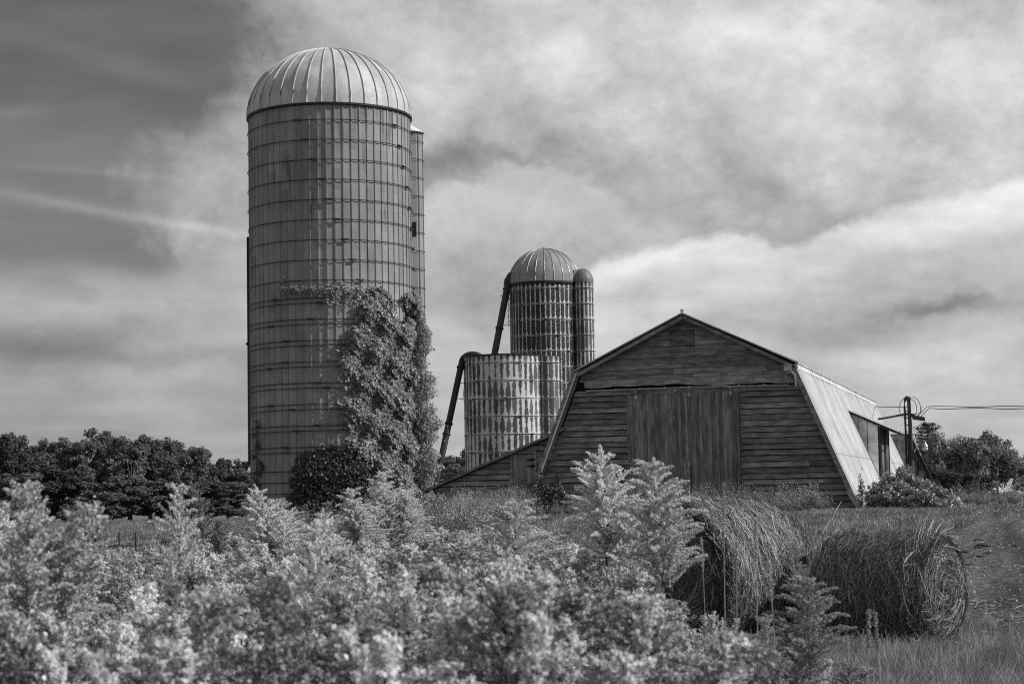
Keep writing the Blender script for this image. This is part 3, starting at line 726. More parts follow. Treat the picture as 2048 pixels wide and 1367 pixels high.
# dormer on the right slope
dm = empty('dormer', (0, 0, 0)); dm.parent = barn
Y0, Y1 = 12.3, 16.4
mb = MB()
def slopex(z_): return .10+(KZ-z_)*SLR
xs = [.60, .95, 1.30, 1.72]
def dz_(x_): return 4.90-(x_-.60)*.474
for a, b in zip(xs[:-1], xs[1:]):
    za, zb = KZ-(a-.10)/SLR-.05, KZ-(b-.10)/SLR-.05
    mb.raw([(a+.01, Y0, za), (b-.01, Y0, zb), (b-.01, Y0, dz_(b)), (a+.01, Y0, dz_(a)), (a+.01, Y0+.04, za), (b-.01, Y0+.04, zb), (b-.01, Y0+.04, dz_(b)), (a+.01, Y0+.04, dz_(a))],
           [(0, 1, 2, 3), (7, 6, 5, 4), (0, 3, 7, 4), (1, 5, 6, 2), (3, 2, 6, 7)], random.random())
mb.build('side_panel', simple('sheet_panel', .72, .6, var=.3, scale=2.2), dm)
mb = MB()
for b in xs[:-1]: mb.box(b-.014, b+.014, Y0-.008, Y0+.03, KZ-(b-.10)/SLR, dz_(b), .1)
mb.build('batten', trimwood, dm)
mb = MB(); mb.box(1.74, 1.79, Y0+.75, Y0+1.75, 1.2, 4.29); mb.box(1.74, 1.79, Y0+2.7, Y1, 1.2, 4.29); mb.build('outer_wall', woodmat('dormer_boards', .10, 'z'), dm)
for ya, yb in ((Y0-.01, Y0+.16), (Y0+1.9, Y0+2.05), (Y1-.1, Y1+.03)):
    mb = MB(); mb.box(1.745, 1.82, ya, yb, 1.2, 4.28); mb.build('post', darkwood, dm)
mb = MB(); mb.box(1.70, 1.735, Y0+.02, Y1, 1.2, 4.30); mb.build('black_panel', black, dm)  # near-black sheet standing in for the shade inside the dormer
mb = MB(); mb.box(1.80, 1.84, Y0+2.05, Y0+3.0, 1.25, 3.95); mb.build('door', woodmat('dormer_door', .13, 'z'), dm, label='narrow board door standing ajar')
mb = MB(); mb.raw([(.42, Y0-.25, 4.93), (2.38, Y0-.25, 4.00), (2.38, Y1+.3, 4.00), (.42, Y1+.3, 4.93), (.42, Y0-.25, 5.01), (2.38, Y0-.25, 4.10), (2.38, Y1+.3, 4.10), (.42, Y1+.3, 5.01)],
                  [(3, 2, 1, 0), (0, 1, 5, 4), (1, 2, 6, 5), (2, 3, 7, 6), (3, 0, 4, 7)], .3); mb.build('fascia', darkwood, dm)
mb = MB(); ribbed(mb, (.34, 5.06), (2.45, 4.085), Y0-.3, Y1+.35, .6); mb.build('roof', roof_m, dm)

# ------------------------------------------------------------------ building behind the barn
rb = empty('rear_shed', (20.05, 97, 0), -TH*.6, label='stained block shed with a steep dark overhanging roof, beyond the end of the barn', cat='shed')
mb = MB(); mb.box(-3.2, 0, 0, .25, .8, 4.55); 
blk, T, out = mat_base('stained_render'); c = obj_co(T)
col = T.mul(T.mr(T.noise(c, 1.6, 6, .65), .35, .65, .4, 1.25), .72); col = T.mul(col, T.mr(T.noise(c, 5., 5, .7, sz=.3), .35, .65, .7, 1.15))
finish(T, out, col, .95)
mb.build('wall', blk, rb)
mb = MB(); mb.box(-3.25, .05, -.05, .3, 4.555, 4.63); mb.build('wall_cap', steel, rb)
mb = MB()
x_ = .02
while x_ < .98: 
    w_ = .11; zt_ = 4.5-(x_)*2.15; mb.box(x_, x_+w_-.01, .3, .34, .9, zt_-.25); x_ += w_
mb.build('board_wall', woodmat('shed_boards', .22, 'z'), rb)
mb = MB(); mb.raw([(.0, -.9, 4.60), (1.12, -.9, 2.05), (1.12, 12, 2.05), (.0, 12, 4.60), (.10, -.9, 4.68), (1.24, -.9, 2.07), (1.24, 12, 2.07), (.10, 12, 4.68)], [(0, 1, 2, 3), (4, 7, 6, 5), (0, 4, 5, 1), (1, 5, 6, 2)], .5); mb.build('roof', darksteel, rb)
mb = MB()
for k in range(26):
    q = k/25; mb.tube([(.1+1.14*q, -.95, 4.68-2.61*q), (.1+1.14*q, -.85, 4.70-2.61*q)], .022, 5)
mb.build('roof_edge', steel, rb)
mb = MB(); mb.box(-.10, .05, -.12, .0, .9, 4.5); mb.build('corner_post', darkwood, rb)
mb = MB(); mb.box(.55, .8, .26, .29, 1.2, 2.75); mb.build('window', paint, rb)

# ------------------------------------------------------------------ utility pole, lamp and cables
PB = Vector((16.31, 78, 0)); pole = empty('utility_pole', PB, label='dark wooden service pole with cable loops beside the barn end', cat='utility pole')
mb = MB(); mb.tube([(.02, 0, .8), (-.06, 0, 5.42)], [.10, .075], 12); mb.build('post', polewood, pole, smooth=True)
mb = MB(); mb.tube([(-.20, -.05, .9), (-.25, -.05, 5.1), (-.24, -.05, 5.42), (-.16, -.05, 5.55), (-.06, -.05, 5.52)], .045, 8); mb.build('conduit', darksteel, pole, smooth=True)
mb = MB()
for k in range(14): mb.box(-.23, -.02, -.07, -.03, 1.3+k*.28, 1.34+k*.28)
mb.build('standoff', darksteel, pole)
mb = MB(); mb.lathe([(.01, .12), (.12, .09), (.15, 0), (.1, -.04)], 12, (-.1, 0, 5.46)); mb.build('weather_cap', darksteel, pole)
mb = MB()
for (r1, r2, dx) in ((.30, .42, -.18), (.16, .34, -.12), (.22, .36, .02), (.32, .45, .08)):
    pts = [(dx+r1*math.cos(q), -.08, 5.08+r2*math.sin(q)) for q in np.linspace(math.pi*.5 if dx < 0 else -math.pi*.3, math.pi*1.5 if dx < 0 else math.pi*.5, 14)]
    mb.tube(pts, .014, 5)
mb.tube([(.1, 0, 4.72), (.3, 0, 4.78), (.55, 0, 5.0), (.66, 0, 5.14)], .014, 5); mb.tube([(.15, 0, 4.68), (.4, 0, 4.72), (.6, 0, 4.92), (.8, 0, 5.10)], .014, 5)
mb.tube([(.2, 0, 4.82), (.4, 0, 4.9), (.5, 0, 5.14)], .012, 5)
mb.build('cable_loop', black, pole)
mb = MB(); mb.hexa([(.08, -.12, 4.62), (.55, -.12, 4.55), (.55, .06, 4.55), (.08, .06, 4.62), (.05, -.12, 4.80), (.56, -.12, 4.70), (.56, .06, 4.70), (.05, .06, 4.80)]); mb.box(-.02, .14, -.1, .1, 4.72, 4.86); mb.build('junction_box', darksteel, pole)
mb = MB(); mb.tube([(-.1, 0, 4.86), (-1.30, -.1, 4.66)], .042, 8); mb.box(-1.36, -1.26, -.16, -.04, 4.62, 4.71); mb.build('brace_pipe', darkwood, pole)
lamp = empty('yard_lamp', (PB.x+.05, 78-.1, 3.45), label='small pale dusk to dawn lamp on a curved arm fixed to the service pole', cat='lamp')
mb = MB(); mb.tube([(.02, 0, -.18), (.1, 0, .02), (.25, 0, .13), (.44, 0, .155)], .018, 6); mb.build('arm', steel, lamp, smooth=True)
mb = MB(); mb.lathe([(.01, .26), (.05, .25), (.05, .16), (.11, .12), (.125, .02), (.12, .0)], 16, (.47, 0, 0)); mb.build('housing', steel, lamp, smooth=True)
mb = MB(); mb.lathe([(.12, .0), (.115, -.07), (.09, -.11), (.01, -.12)], 16, (.47, 0, 0)); mb.build('lens', paint, lamp, smooth=True)
def cable(name, p0, p1, sag, r, label, wav=0):
    mb = MB(); pts = []
    for k in range(61):
        q = k/60; p = Vector(p0).lerp(Vector(p1), q); p.z -= sag*4*q*(1-q)
        p.z += wav*math.sin(q*70); pts.append(p)
    mb.tube(pts, r, 5); mb.build(name, black, smooth=True, label=label, cat='cable', group='overhead service cables')
cable('service_cable', (PB.x-.08, 78, 5.15), bw_(.10, LEN, 5.84), .02, .018, 'short black cable from the service pole to the end of the barn roof')
cable('service_cable', (PB.x+.66, 78, 5.14), (45., 74, 5.7), .35, .016, 'upper black cable running from the service pole to the right', .015)
cable('service_cable', (PB.x+.80, 78, 5.06), (45., 73.9, 5.6), .36, .016, 'lower black cable running from the service pole to the right', -.02)

# ------------------------------------------------------------------ ivy
def leaf_quads(P, Nrm, size, jitter=.6, droop=.5, asp=.85):
    "one folded four-point leaf for every position"
    n_ = len(P); Nv = Nrm+RNG.normal(0, jitter, (n_, 3)); Nv /= np.linalg.norm(Nv, axis=1)[:, None]
    dn = np.tile([0, 0, -1.], (n_, 1))*droop+RNG.normal(0, .5, (n_, 3))
    D = dn-(dn*Nv).sum(1)[:, None]*Nv; D /= np.linalg.norm(D, axis=1)[:, None]+1e-9
    Sd = np.cross(Nv, D); s_ = size[:, None] if hasattr(size, '__len__') else size
    a = P; b = P+D*s_*.5+Sd*s_*asp*.5+Nv*s_*.12; c = P+D*s_; d = P+D*s_*.5-Sd*s_*asp*.5+Nv*s_*.12
    V_ = np.stack([a, b, c, d], 1).reshape(-1, 3)
    base = np.arange(n_)*4
    F_ = np.concatenate([np.stack([base, base+1, base+2], 1), np.stack([base, base+2, base+3], 1)])
    return V_, F_
def leaf_obj(name, P, Nrm, size, mat, parent=None, jitter=.6, droop=.5, asp=.85, **kw):
    V_, F_ = leaf_quads(P, Nrm, size, jitter, droop, asp); me = np_mesh(name, V_, [F_], False, [mat])
    return tag(link(bpy.data.objects.new(name, me), parent), **kw)
def interp(tab, y_, k): a = np.array(tab); return np.interp(y_, a[:, 0], a[:, k])
def cyl(px, py, o):
    "where the line of sight through (px,py) meets the silo surface grown by o (or passes nearest to it)"
    px = np.asarray(px, float); py = np.asarray(py, float)
    d = _F[None]+(px-1024)[:, None]/FPX*_R+(683.5-py)[:, None]/FPX*_U
    R_ = SR+o; a = d[:, 0]**2+d[:, 1]**2; b = -(d[:, 0]*SX+d[:, 1]*SY); c = SX**2+SY**2-R_**2
    disc = b*b-a*c; t_ = (-b-np.sqrt(np.maximum(disc, 0)))/a
    P_ = CAM+d*t_[:, None]; n_ = P_-np.array([SX, SY, 0]); n_[:, 2] = 0; n_ /= np.linalg.norm(n_, axis=1)[:, None]; n_[:, 2] = .25
    return P_, n_, disc < 0
lobes = [[(575, 742, 762), (590, 734, 780), (620, 716, 790), (650, 706, 797), (690, 690, 800), (720, 688, 800), (760, 690, 800), (800, 702, 800), (830, 684, 800), (860, 692, 800), (900, 700, 800), (950, 706, 800), (1010, 700, 800)],
         [(585, 817, 836), (610, 815, 842), (640, 815, 850), (665, 796, 856), (700, 788, 855), (740, 780, 853), (770, 775, 862), (800, 770, 866), (850, 775, 871), (900, 775, 870), (950, 775, 868), (1010, 775, 862)]]
PP = []; NN = []
for tab in lobes:
    n_ = 19000 if tab[0][0] == 575 else 27000
    py = RNG.uniform(tab[0][0], 1010, n_); xl, xr = interp(tab, py, 1), interp(tab, py, 2)
    am = np.clip((py-620)/90, .1, 1); ed = am*(9*np.sin(py*.06+.5)+6*np.sin(py*.17)+4*np.sin(py*.37+1))+RNG.normal(0, 2.5, n_); xr = xr+(0 if tab[0][0] == 575 else 1)*am*(7*np.sin(py*.075+1)+5*np.sin(py*.21)+RNG.gamma(1, 2.5, n_))
    px = xl+ed+(xr-xl-ed)*RNG.uniform(0, 1, n_)
    bump = .16+.13*np.sin(px*.13+py*.05)+.13*np.sin(py*.085-px*.06)+.10*np.sin(px*.31)*np.sin(py*.27)
    thick = np.clip(bump, .03, .5)*RNG.uniform(.2, 1.0, n_)**.5+.05
    P_, N_, outr = cyl(px, py, thick)
    P_[outr, 1] += RNG.uniform(-1.1, 1.0, outr.sum())
    hole = (np.sin(px*.21+py*.13)*np.sin(py*.19-px*.09)+.35*np.sin(px*.5)*np.sin(py*.43) > .72) & (RNG.random(n_) < .8)
    keep = ~hole; PP.append(P_[keep]); NN.append(N_[keep])
PP = np.concatenate(PP); NN = np.concatenate(NN)
iv = empty('ivy', (SX+2, SY-3, 0), label='large sunlit leafy ivy covering the right side of the tall concrete silo', cat='climbing plant')
inv = np.array([SX+2, SY-3, 0])
leaf_obj('leaves', PP-inv, NN, RNG.uniform(.07, .15, len(PP)), ivy_m, iv, .55)
mb = MB()
for k in range(14):
    pts = []; p0 = random.uniform(700, 850)
    for q in range(8):
        pxx = p0+12*math.sin(q*.9+k); pyy = 1010-q*45; pts.append(tuple(cyl([min(pxx, 815)], [pyy], .08)[0][0]-inv))
    mb.tube(pts, .03, 5)
mb.build('stems', bark_m, iv, smooth=True)
def silo_pt(px, py, o):
    P_, N_, _ = cyl(px, py, o); return P_, N_
# trailing vine along a hoop
px = RNG.uniform(560, 728, 900); dens = np.where(px > 690, .5, 1.)
py = 579+3*np.sin(px*.2)+RNG.normal(0, 3.2, 900)-((px > 655) & (px < 690))*RNG.uniform(0, 10, 900)
keep = RNG.random(900) < dens; px, py = px[keep], py[keep]
for c0, n_, L_ in ((655, 25, 26), (675, 55, 32), (668, 30, 22), (700, 30, 28), (718, 30, 24), (565, 22, -36), (563, 14, -22), (640, 12, 10)):
    px = np.concatenate([px, RNG.normal(c0, 2.2, n_)]); py = np.concatenate([py, 582+L_*RNG.random(n_)])
P_, N_ = silo_pt(px, py, .12+.08*RNG.random(len(px)))
leaf_obj('hoop_vine', P_, N_, RNG.uniform(.06, .12, len(px)), ivy_m, None, .6, label='thin leafy vine trailing along one hoop midway up the tall silo', cat='climbing plant')
# dark creeper at the foot
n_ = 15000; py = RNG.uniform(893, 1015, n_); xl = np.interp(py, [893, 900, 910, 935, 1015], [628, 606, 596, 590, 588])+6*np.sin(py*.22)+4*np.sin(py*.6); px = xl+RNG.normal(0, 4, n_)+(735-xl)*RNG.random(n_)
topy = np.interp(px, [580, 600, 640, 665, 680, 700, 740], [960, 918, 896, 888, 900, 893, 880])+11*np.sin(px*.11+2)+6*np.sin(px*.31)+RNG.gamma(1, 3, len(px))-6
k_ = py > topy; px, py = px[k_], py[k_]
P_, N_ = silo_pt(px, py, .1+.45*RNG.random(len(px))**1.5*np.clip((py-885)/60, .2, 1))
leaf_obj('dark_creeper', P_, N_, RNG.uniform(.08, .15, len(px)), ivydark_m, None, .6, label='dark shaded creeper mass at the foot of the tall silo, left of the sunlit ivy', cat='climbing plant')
px = np.concatenate([RNG.normal(512, 2.5, 260), RNG.normal(520, 2., 70), RNG.normal(690, 5, 60)]); py = np.concatenate([RNG.uniform(840, 985, 260), RNG.uniform(920, 950, 70), RNG.uniform(700, 860, 60)])
px += 3*np.sin(py*.15); P_, N_ = silo_pt(px, py, .08+.05*RNG.random(len(px)))
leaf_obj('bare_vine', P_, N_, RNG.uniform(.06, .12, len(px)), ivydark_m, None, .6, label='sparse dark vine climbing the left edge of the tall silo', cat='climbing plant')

# ------------------------------------------------------------------ trees
def tree_mesh(seed, h, w, nclump, nleaf, leaf, low=.12, lobes=5):
    r_ = np.random.default_rng(seed); C_ = []; Rr = []
    lob = [(0, 0, .50, .32, .40)]
    for k in range(lobes): a = r_.uniform(0, 6.28); q = r_.uniform(.15, .33); lob.append((q*math.cos(a), q*math.sin(a), r_.uniform(.18, .88), r_.uniform(.10, .22), r_.uniform(.09, .18)))
    for k in range(nclump):
        L_ = lob[r_.integers(0, len(lob))]
        d = r_.normal(0, 1, 3); d /= np.linalg.norm(d); rr = r_.uniform(.45, 1.05)
        c = np.array([L_[0]*w+d[0]*L_[3]*w*rr, L_[1]*w+d[1]*L_[3]*w*rr, L_[2]*h+d[2]*L_[4]*h*rr])
        if c[2] < low*h: c[2] = low*h+r_.uniform(0, .1)*h
        C_.append(c); Rr.append(r_.uniform(.04, .10)*w)
    C_ = np.array(C_); Rr = np.array(Rr)
    n_ = nclump*nleaf; ci = np.repeat(np.arange(nclump), nleaf)
    d = r_.normal(0, 1, (n_, 3)); d /= np.linalg.norm(d, axis=1)[:, None]
    P_ = C_[ci]+d*(Rr[ci]*r_.uniform(.3, 1.05, n_)**.6)[:, None]*np.array([1, 1, .75])
    N_ = d+np.array([0, 0, .5])
    return P_, N_, r_.uniform(.7, 1.3, n_)*leaf, C_
def trunk_mesh(mb, h, C_, r0, seed, forks=9):
    r_ = random.Random(seed); top = Vector((r_.uniform(-.1, .1)*h, r_.uniform(-.1, .1)*h, h*.7))
    mb.tube([(0, 0, -.2), (top.x*.2, top.y*.2, h*.25), (top.x*.6, top.y*.5, h*.5), tuple(top)], [r0, r0*.8, r0*.5, r0*.15], 8)
    for k in range(forks):
        c = C_[r_.randrange(len(C_))]; q = r_.uniform(.25, .6); s_ = Vector((top.x*q, top.y*q, h*q)); e_ = Vector(c)
        m_ = s_.lerp(e_, .5)+Vector((0, 0, h*.04)); mb.tube([s_, m_, e_], [r0*.4, r0*.25, r0*.08], 5)
protos = {}
def make_tree_data(key, seed, h, w, ncl, nl, leaf, mat, bark=bark_m, low=.12, r0=None, lobes=5, forks=9):
    P_, N_, s_, C_ = tree_mesh(seed, h, w, ncl, nl, leaf, low, lobes)
    V_, F_ = leaf_quads(P_, N_, s_, .5, .3, .9); cm = np_mesh('crown', V_, [F_], False, [mat])
    mb = MB(); trunk_mesh(mb, h, C_, r0 or h*.022, seed, forks); v = np.concatenate(mb.v)
    fl = [np.array(f, np.int32) for f in (mb.f3, mb.f4) if f]+[np.array([f], np.int32) for f in mb.fn]
    tmh = np_mesh('trunk', v, fl, True, [bark], shade=mb.sh); protos[key] = (cm, tmh)
def place_tree(key, name, X_, Y_, sx, sz, rz, label, group=None, cat='tree', z_=None):
    o = empty(name, (X_, Y_, float(zg(X_, Y_)) if z_ is None else z_), rz, label=label, cat=cat, group=group); o.scale = (sx, sx, sz)
    for nm, me in zip(('crown', 'trunk'), protos[key]): link(bpy.data.objects.new(nm, me), o)
    return o
for k in range(5): make_tree_data('far%d' % k, 20+k, 10, 8, 260, 85, .30, (tree_m, tree2_m, tree_m, tree_m, tree2_m)[k], low=.03, lobes=15)
FZ = .0
# (px centre, px top, Y, width scale, variant, label)
forest = [
 (-60, 880, 232, 1.15, 0), (22, 886, 226, 1.0, 1), (62, 880, 238, .9, 2), (105, 888, 230, 1.15, 3), (150, 890, 222, 1.1, 0), (176, 900, 240, .9, 4),
 (228, 871, 236, .95, 2), (262, 884, 226, 1.0, 0), (305, 883, 240, .8, 1), (322, 886, 228, .8, 3), (350, 893, 232, .9, 2), (400, 903, 224, 1.05, 0), (425, 910, 236, .9, 4), (455, 927, 246, .9, 1), (492, 925, 240, 1.1, 3), (540, 930, 250, 1.1, 2), (600, 930, 250, 1.1, 0)]
flab = ['tree at the far left edge of the distant wood', 'dark round tree second from the left edge of the distant wood', 'slender twin-topped tree in the left part of the wood',
 'broad leafy tree above the low shrub at the wood edge', 'broad tree with a jagged crown, just right of the shrub at the wood edge', 'small layered tree with a flat top before the gap in the treeline',
 'tallest tree of the distant wood with a domed top', 'full tree joined to the right of the tallest tree in the wood', 'narrow round-topped tree just right of the tallest pair', 'narrow pointed tree beside the round-topped one',
 'paler ragged tree right of the narrow pair', 'wide tree standing alone-topped near the right end of the wood', 'dark tree right behind the wide one near the silo', 'low distant tree in the dip of the treeline', 'low wide tree immediately left of the tall silo foot', 'low tree mostly hidden behind the tall silo', 'dark distant tree hidden behind the creeper on the silo']
for (px_, py_, Y_, ws, va), lb in zip(forest, flab):
    p = at(px_, py_, Y_); h = (p[2]-FZ)
    place_tree('far%d' % va, 'broadleaf_tree', p[0], Y_, ws*h/10*1.0, h/9.3, random.uniform(0, 6.28), lb, 'trees of the distant wood', z_=0)
# lower fill trees inside the wood edge
for k, (px_, py_, Y_, lb) in enumerate([(40, 960, 214, 'low leafy tree in front of the left end of the wood'), (130, 950, 216, 'low tree in front of the broad leafy ones'), (210, 965, 212, 'low bushy tree below the dip in the treeline'), (300, 970, 214, 'low tree under the narrow round-topped pair'), (380, 965, 214, 'low dark tree toward the right of the wood'), (455, 975, 216, 'low dark tree at the wood edge left of the silo')]):
    p = at(px_, py_, Y_); place_tree('far%d' % (k % 5), 'understorey_tree', p[0], Y_, .95, p[2]/8.5, k*1.3, lb, 'low trees along the wood edge', z_=0)
mb = MB(); a_, m_, b_ = at(258, 1012, 213), at(263, 965, 213), at(272, 925, 213); base_ = Vector((a_[0], a_[1], 0))
def L3(p): return Vector(p)-base_
mb.tube([(0, 0, 0), L3(at(256, 1000, 213)), L3(m_), L3(b_)], [.14, .12, .09, .04], 7)
for q in ((255, 935), (280, 928), (262, 920), (285, 905), (252, 915), (240, 975)): mb.tube([L3(m_ if q[1] < 970 else at(252, 1000, 213)), L3(at((q[0]+264)/2, (q[1]+962)/2+3, 213)), L3(at(q[0], q[1], 213))], [.05, .035, .015], 5)
bt = empty('bare_tree', base_, label='thin pale leafless tree leaning against the distant wood', cat='tree'); mb.build('trunk', palebark, bt, smooth=True)
make_tree_data('shrub', 51, 2.6, 4.2, 60, 80, .26, tree_m, low=.1, r0=.06, lobes=5)
p = at(132, 1040, 205); place_tree('shrub', 'shrub', p[0], 205, .8, .9, .4, 'round grey shrub at the edge of the distant wood', cat='shrub', z_=0)
p = at(85, 1040, 207); place_tree('shrub', 'shrub', p[0], 207, .5, .7, 2.4, 'small dark shrub left of the round grey one', cat='shrub', z_=0)
# centre, behind the silos
for (px_, py_, Y_, sx, k, lb) in ((878, 918, 170, .62, 0, 'dark leafy tree seen between the ivy and the sloping pipe'), (915, 905, 175, .7, 2, 'pointed dark tree seen between the sloping pipe and the open silo'), (905, 935, 150, .45, 3, 'lower rounded tree in the gap left of the open tile silo'), (960, 930, 178, .6, 4, 'distant tree hidden behind the open tile silo')):
    p = at(px_, py_, Y_); place_tree('far%d' % k, 'broadleaf_tree', p[0], Y_, sx, (p[2]-.5)/9.3, k*1.1, lb, 'trees behind the silos', z_=.5)
# right hand thicket
for k in range(3): make_tree_data('near%d' % k, 61+k, 5.2, 7.0, 120, 95, .20, (tree_m, tree3_m, tree_m)[k], low=.12, r0=.13, lobes=8, forks=16)
right = [(1868, 890, 132, .55, 0, 'leafy tree just right of the rear shed roof'), (1905, 862, 128, .62, 1, 'open-crowned tree with upright twigs right of the pine'), (1955, 868, 126, .70, 0, 'broad rounded tree in the middle of the right thicket'),
         (1993, 880, 122, .72, 1, 'sunlit spreading tree at the right of the thicket'), (2050, 912, 128, .45, 1, 'pale drooping tree at the right edge of the thicket'), (2095, 930, 150, .7, 0, 'tree partly outside the right edge of the photo')]
for (px_, py_, Y_, sx, k, lb) in right:
    p = at(px_, py_, Y_); g_ = float(zg(p[0], Y_)); place_tree('near%d' % k, 'thicket_tree', p[0], Y_, sx, (p[2]-g_)/4.9, k*2.1+px_, lb, 'trees of the right thicket')
make_tree_data('darkbush', 71, 2.6, 4.4, 90, 110, .13, tree2_m, low=.06, r0=.06, lobes=6)
for (px_, py_, Y_, sx, lb) in ((1868, 925, 110, .62, 'dark dense shrub beside the rear shed roof'), (1915, 945, 108, .66, 'dark dense shrub in front of the broad thicket tree'), (1965, 968, 104, .5, 'low dark shrub closest to the gravel track')):
    p = at(px_, py_, Y_); g_ = float(zg(p[0], Y_)); place_tree('darkbush', 'dark_shrub', p[0], Y_, sx, (p[2]-g_)/2.35, px_*.7, lb, 'dark shrubs below the thicket', 'shrub')
# pine top
p = at(1855, 850, 150); g_ = 1.05; pin = empty('pine_tree', (p[0], 150, g_), label='flat-topped pine rising above the thicket behind the service pole', cat='tree')
hh = p[2]-g_; mb = MB(); mb.tube([(0, 0, 0), (.1, 0, hh*.6), (0, 0, hh)], [.16, .12, .03], 7); P_ = []; 
for k in range(7):
    zz = hh-.05-k*.27; L_ = (.5, .95, .75, 1.05, .8, 1.1, 1.)[k]*random.uniform(.85, 1.1); a = k*2.4
    for s_ in (0, 2.1, 4.2):
        e_ = np.array([L_*math.cos(a+s_), L_*math.sin(a+s_), zz+.12]); mb.tube([(0, 0, zz), tuple(e_)], [.03, .012], 4)
        for q in np.linspace(.35, 1, 5): P_.append(RNG.normal(0, 1, (34, 3))*np.array([.15, .15, .075])+np.array([0, 0, zz])*(1-q)+e_*q)
mb.build('trunk', bark_m, pin); P_ = np.concatenate(P_); leaf_obj('crown', P_, np.tile([0, 0, 1.], (len(P_), 1)), RNG.uniform(.12, .2, len(P_)), tree2_m, pin, .5, .1, .4)

# ------------------------------------------------------------------ shrubs and vine mound by the barn
def mound(name, centres, n_, leaf, mat, label, cat, droop=.4, stems=0):
    P_ = []; N_ = []
    for (cx_, cy_, cz_, rx, ry, rz_, w_) in centres:
        k_ = int(n_*w_); d = RNG.normal(0, 1, (k_, 3)); d /= np.linalg.norm(d, axis=1)[:, None]; d[:, 2] = np.abs(d[:, 2])
        lump = 1+.16*np.sin(d[:, 0]*9+cx_)*np.sin(d[:, 2]*8)+.12*np.sin(d[:, 1]*13+d[:, 0]*7)
        r = RNG.uniform(.72, 1.02, k_)*lump
        P_.append(np.array([cx_, cy_, cz_])+d*r[:, None]*np.array([rx, ry, rz_])); N_.append(d)
    P_ = np.concatenate(P_); N_ = np.concatenate(N_); b_ = P_[:, :].mean(0); b_[2] = P_[:, 2].min()
    o = empty(name, tuple(b_), label=label, cat=cat)
    leaf_obj('leaves', P_-b_, N_, leaf*RNG.uniform(.6, 1.35, len(P_)), mat, o, .7, droop)
    mb = MB()
    for k in range(stems or 10):
        c = P_[random.randrange(len(P_))]-b_; mb.tube([(c[0]*.25, c[1]*.25, 0), (c[0]*.7, c[1]*.7, c[2]*.6), tuple(c*.98)], [.03, .02, .008], 5)
    mb.build('stems', bark_m, o); return o
def mc(px, py_top, Y, wpx, ry, w):
    p = at(px, py_top, Y); g_ = float(zg(p[0], Y)); return (p[0], Y, g_, wpx*Y/FPX, ry, p[2]-g_, w)
mound('vine_mound', [mc(1800, 946, 63.5, 58, 1.5, .40), mc(1850, 972, 61, 60, 1.5, .30), mc(1768, 975, 62.5, 36, 1.0, .20), mc(1885, 1000, 60, 40, 1., .10)], 34000, .10, vineleaf_m, 'tangled leafy vine mound smothering the foot of the barn roof', 'vine', .4, 20)
mound('barn_shrub', [mc(1080, 955, 62, 45, .8, .6), mc(1115, 965, 62, 34, .7, .4)], 7000, .07, ivydark_m, 'dark feathery shrub against the left part of the barn front', 'shrub')
mound('barn_shrub', [mc(1012, 975, 60, 40, .8, .5), mc(1045, 985, 59, 30, .7, .5)], 4500, .06, weed_m, 'mixed weedy bush below the small lean-to door', 'shrub')
mound('climbing_sprig', [mc(1722, 952, 61.2, 7, .2, 1.)], 260, .08, vineleaf_m, 'thin leafy sprig climbing the foot of the bright roof', 'vine', .4, 3)
mound('verge_bush', [mc(1985, 990, 96, 26, 1., .4), mc(2020, 985, 98, 24, 1., .3), mc(1950, 1003, 88, 26, .9, .3)], 5000, .09, grass_m, 'pale low bushes on the grassy verge before the diamond sign', 'bush')
# weathered stump-like pale post and verge posts, sign
p = at(1918, 1000, 66); mb = MB(); g_ = float(zg(p[0], 66)); mb.tube([(0, 0, 0), (-.03, 0, .22), (-.10, 0, p[2]-g_+.12)], [.06, .055, .05], 8)
mb.build('marker_stub', paint, None, label='short white leaning stub at the right foot of the vine mound', cat='post').location = (p[0]+.05, 66, g_)
sp = at(2034, 974, 90); sg = empty('road_sign', (sp[0], 90, 1.05), label='small dark diamond sign with a pale border on a thin post by the track', cat='sign')
mb = MB(); mb.tube([(0, .03, 0), (0, .03, sp[2]-1.05)], .022, 6); mb.build('post', darksteel, sg)
def diamond(mb, r, y, z_): mb.raw([(0, y, z_-r), (r, y, z_), (0, y, z_+r), (-r, y, z_), (0, y+.01, z_-r), (r, y+.01, z_), (0, y+.01, z_+r), (-r, y+.01, z_)], [(0, 1, 2, 3), (7, 6, 5, 4), (0, 4, 5, 1), (1, 5, 6, 2), (2, 6, 7, 3), (3, 7, 4, 0)])
zc = sp[2]-1.05; mb = MB(); diamond(mb, .215, 0, zc); pl = mb.build('border', simple('sign_edge', .75), sg)
mb = MB(); diamond(mb, .178, -.012, zc); mb.build('plate', simple('sign_face', .02), sg)
mb = MB()
for zz, w_ in ((.04, .09), (-.03, .11)):
    x_ = -w_
    while x_ < w_: mb.box(x_, x_+.016, -.022, -.016, zc+zz-.014, zc+zz+.014); x_ += .026
mb.build('lettering', simple('sign_marks', .12), sg)
for px_, lb in ((2008, 'thin dark stake farther from the diamond sign'), (2020, 'thin dark stake nearer to the diamond sign')):
    p = at(px_, 982, 91); mb = MB(); mb.tube([(0, 0, 0), (0, 0, p[2]-1.05)], .035, 6); mb.tube([(-.03, 0, p[2]-1.1), (.05, 0, p[2]-1.1)], .02, 5); mb.build('stake', darkwood, None, label=lb, cat='stake', group='stakes by the sign').location = (p[0], 91, 1.05)
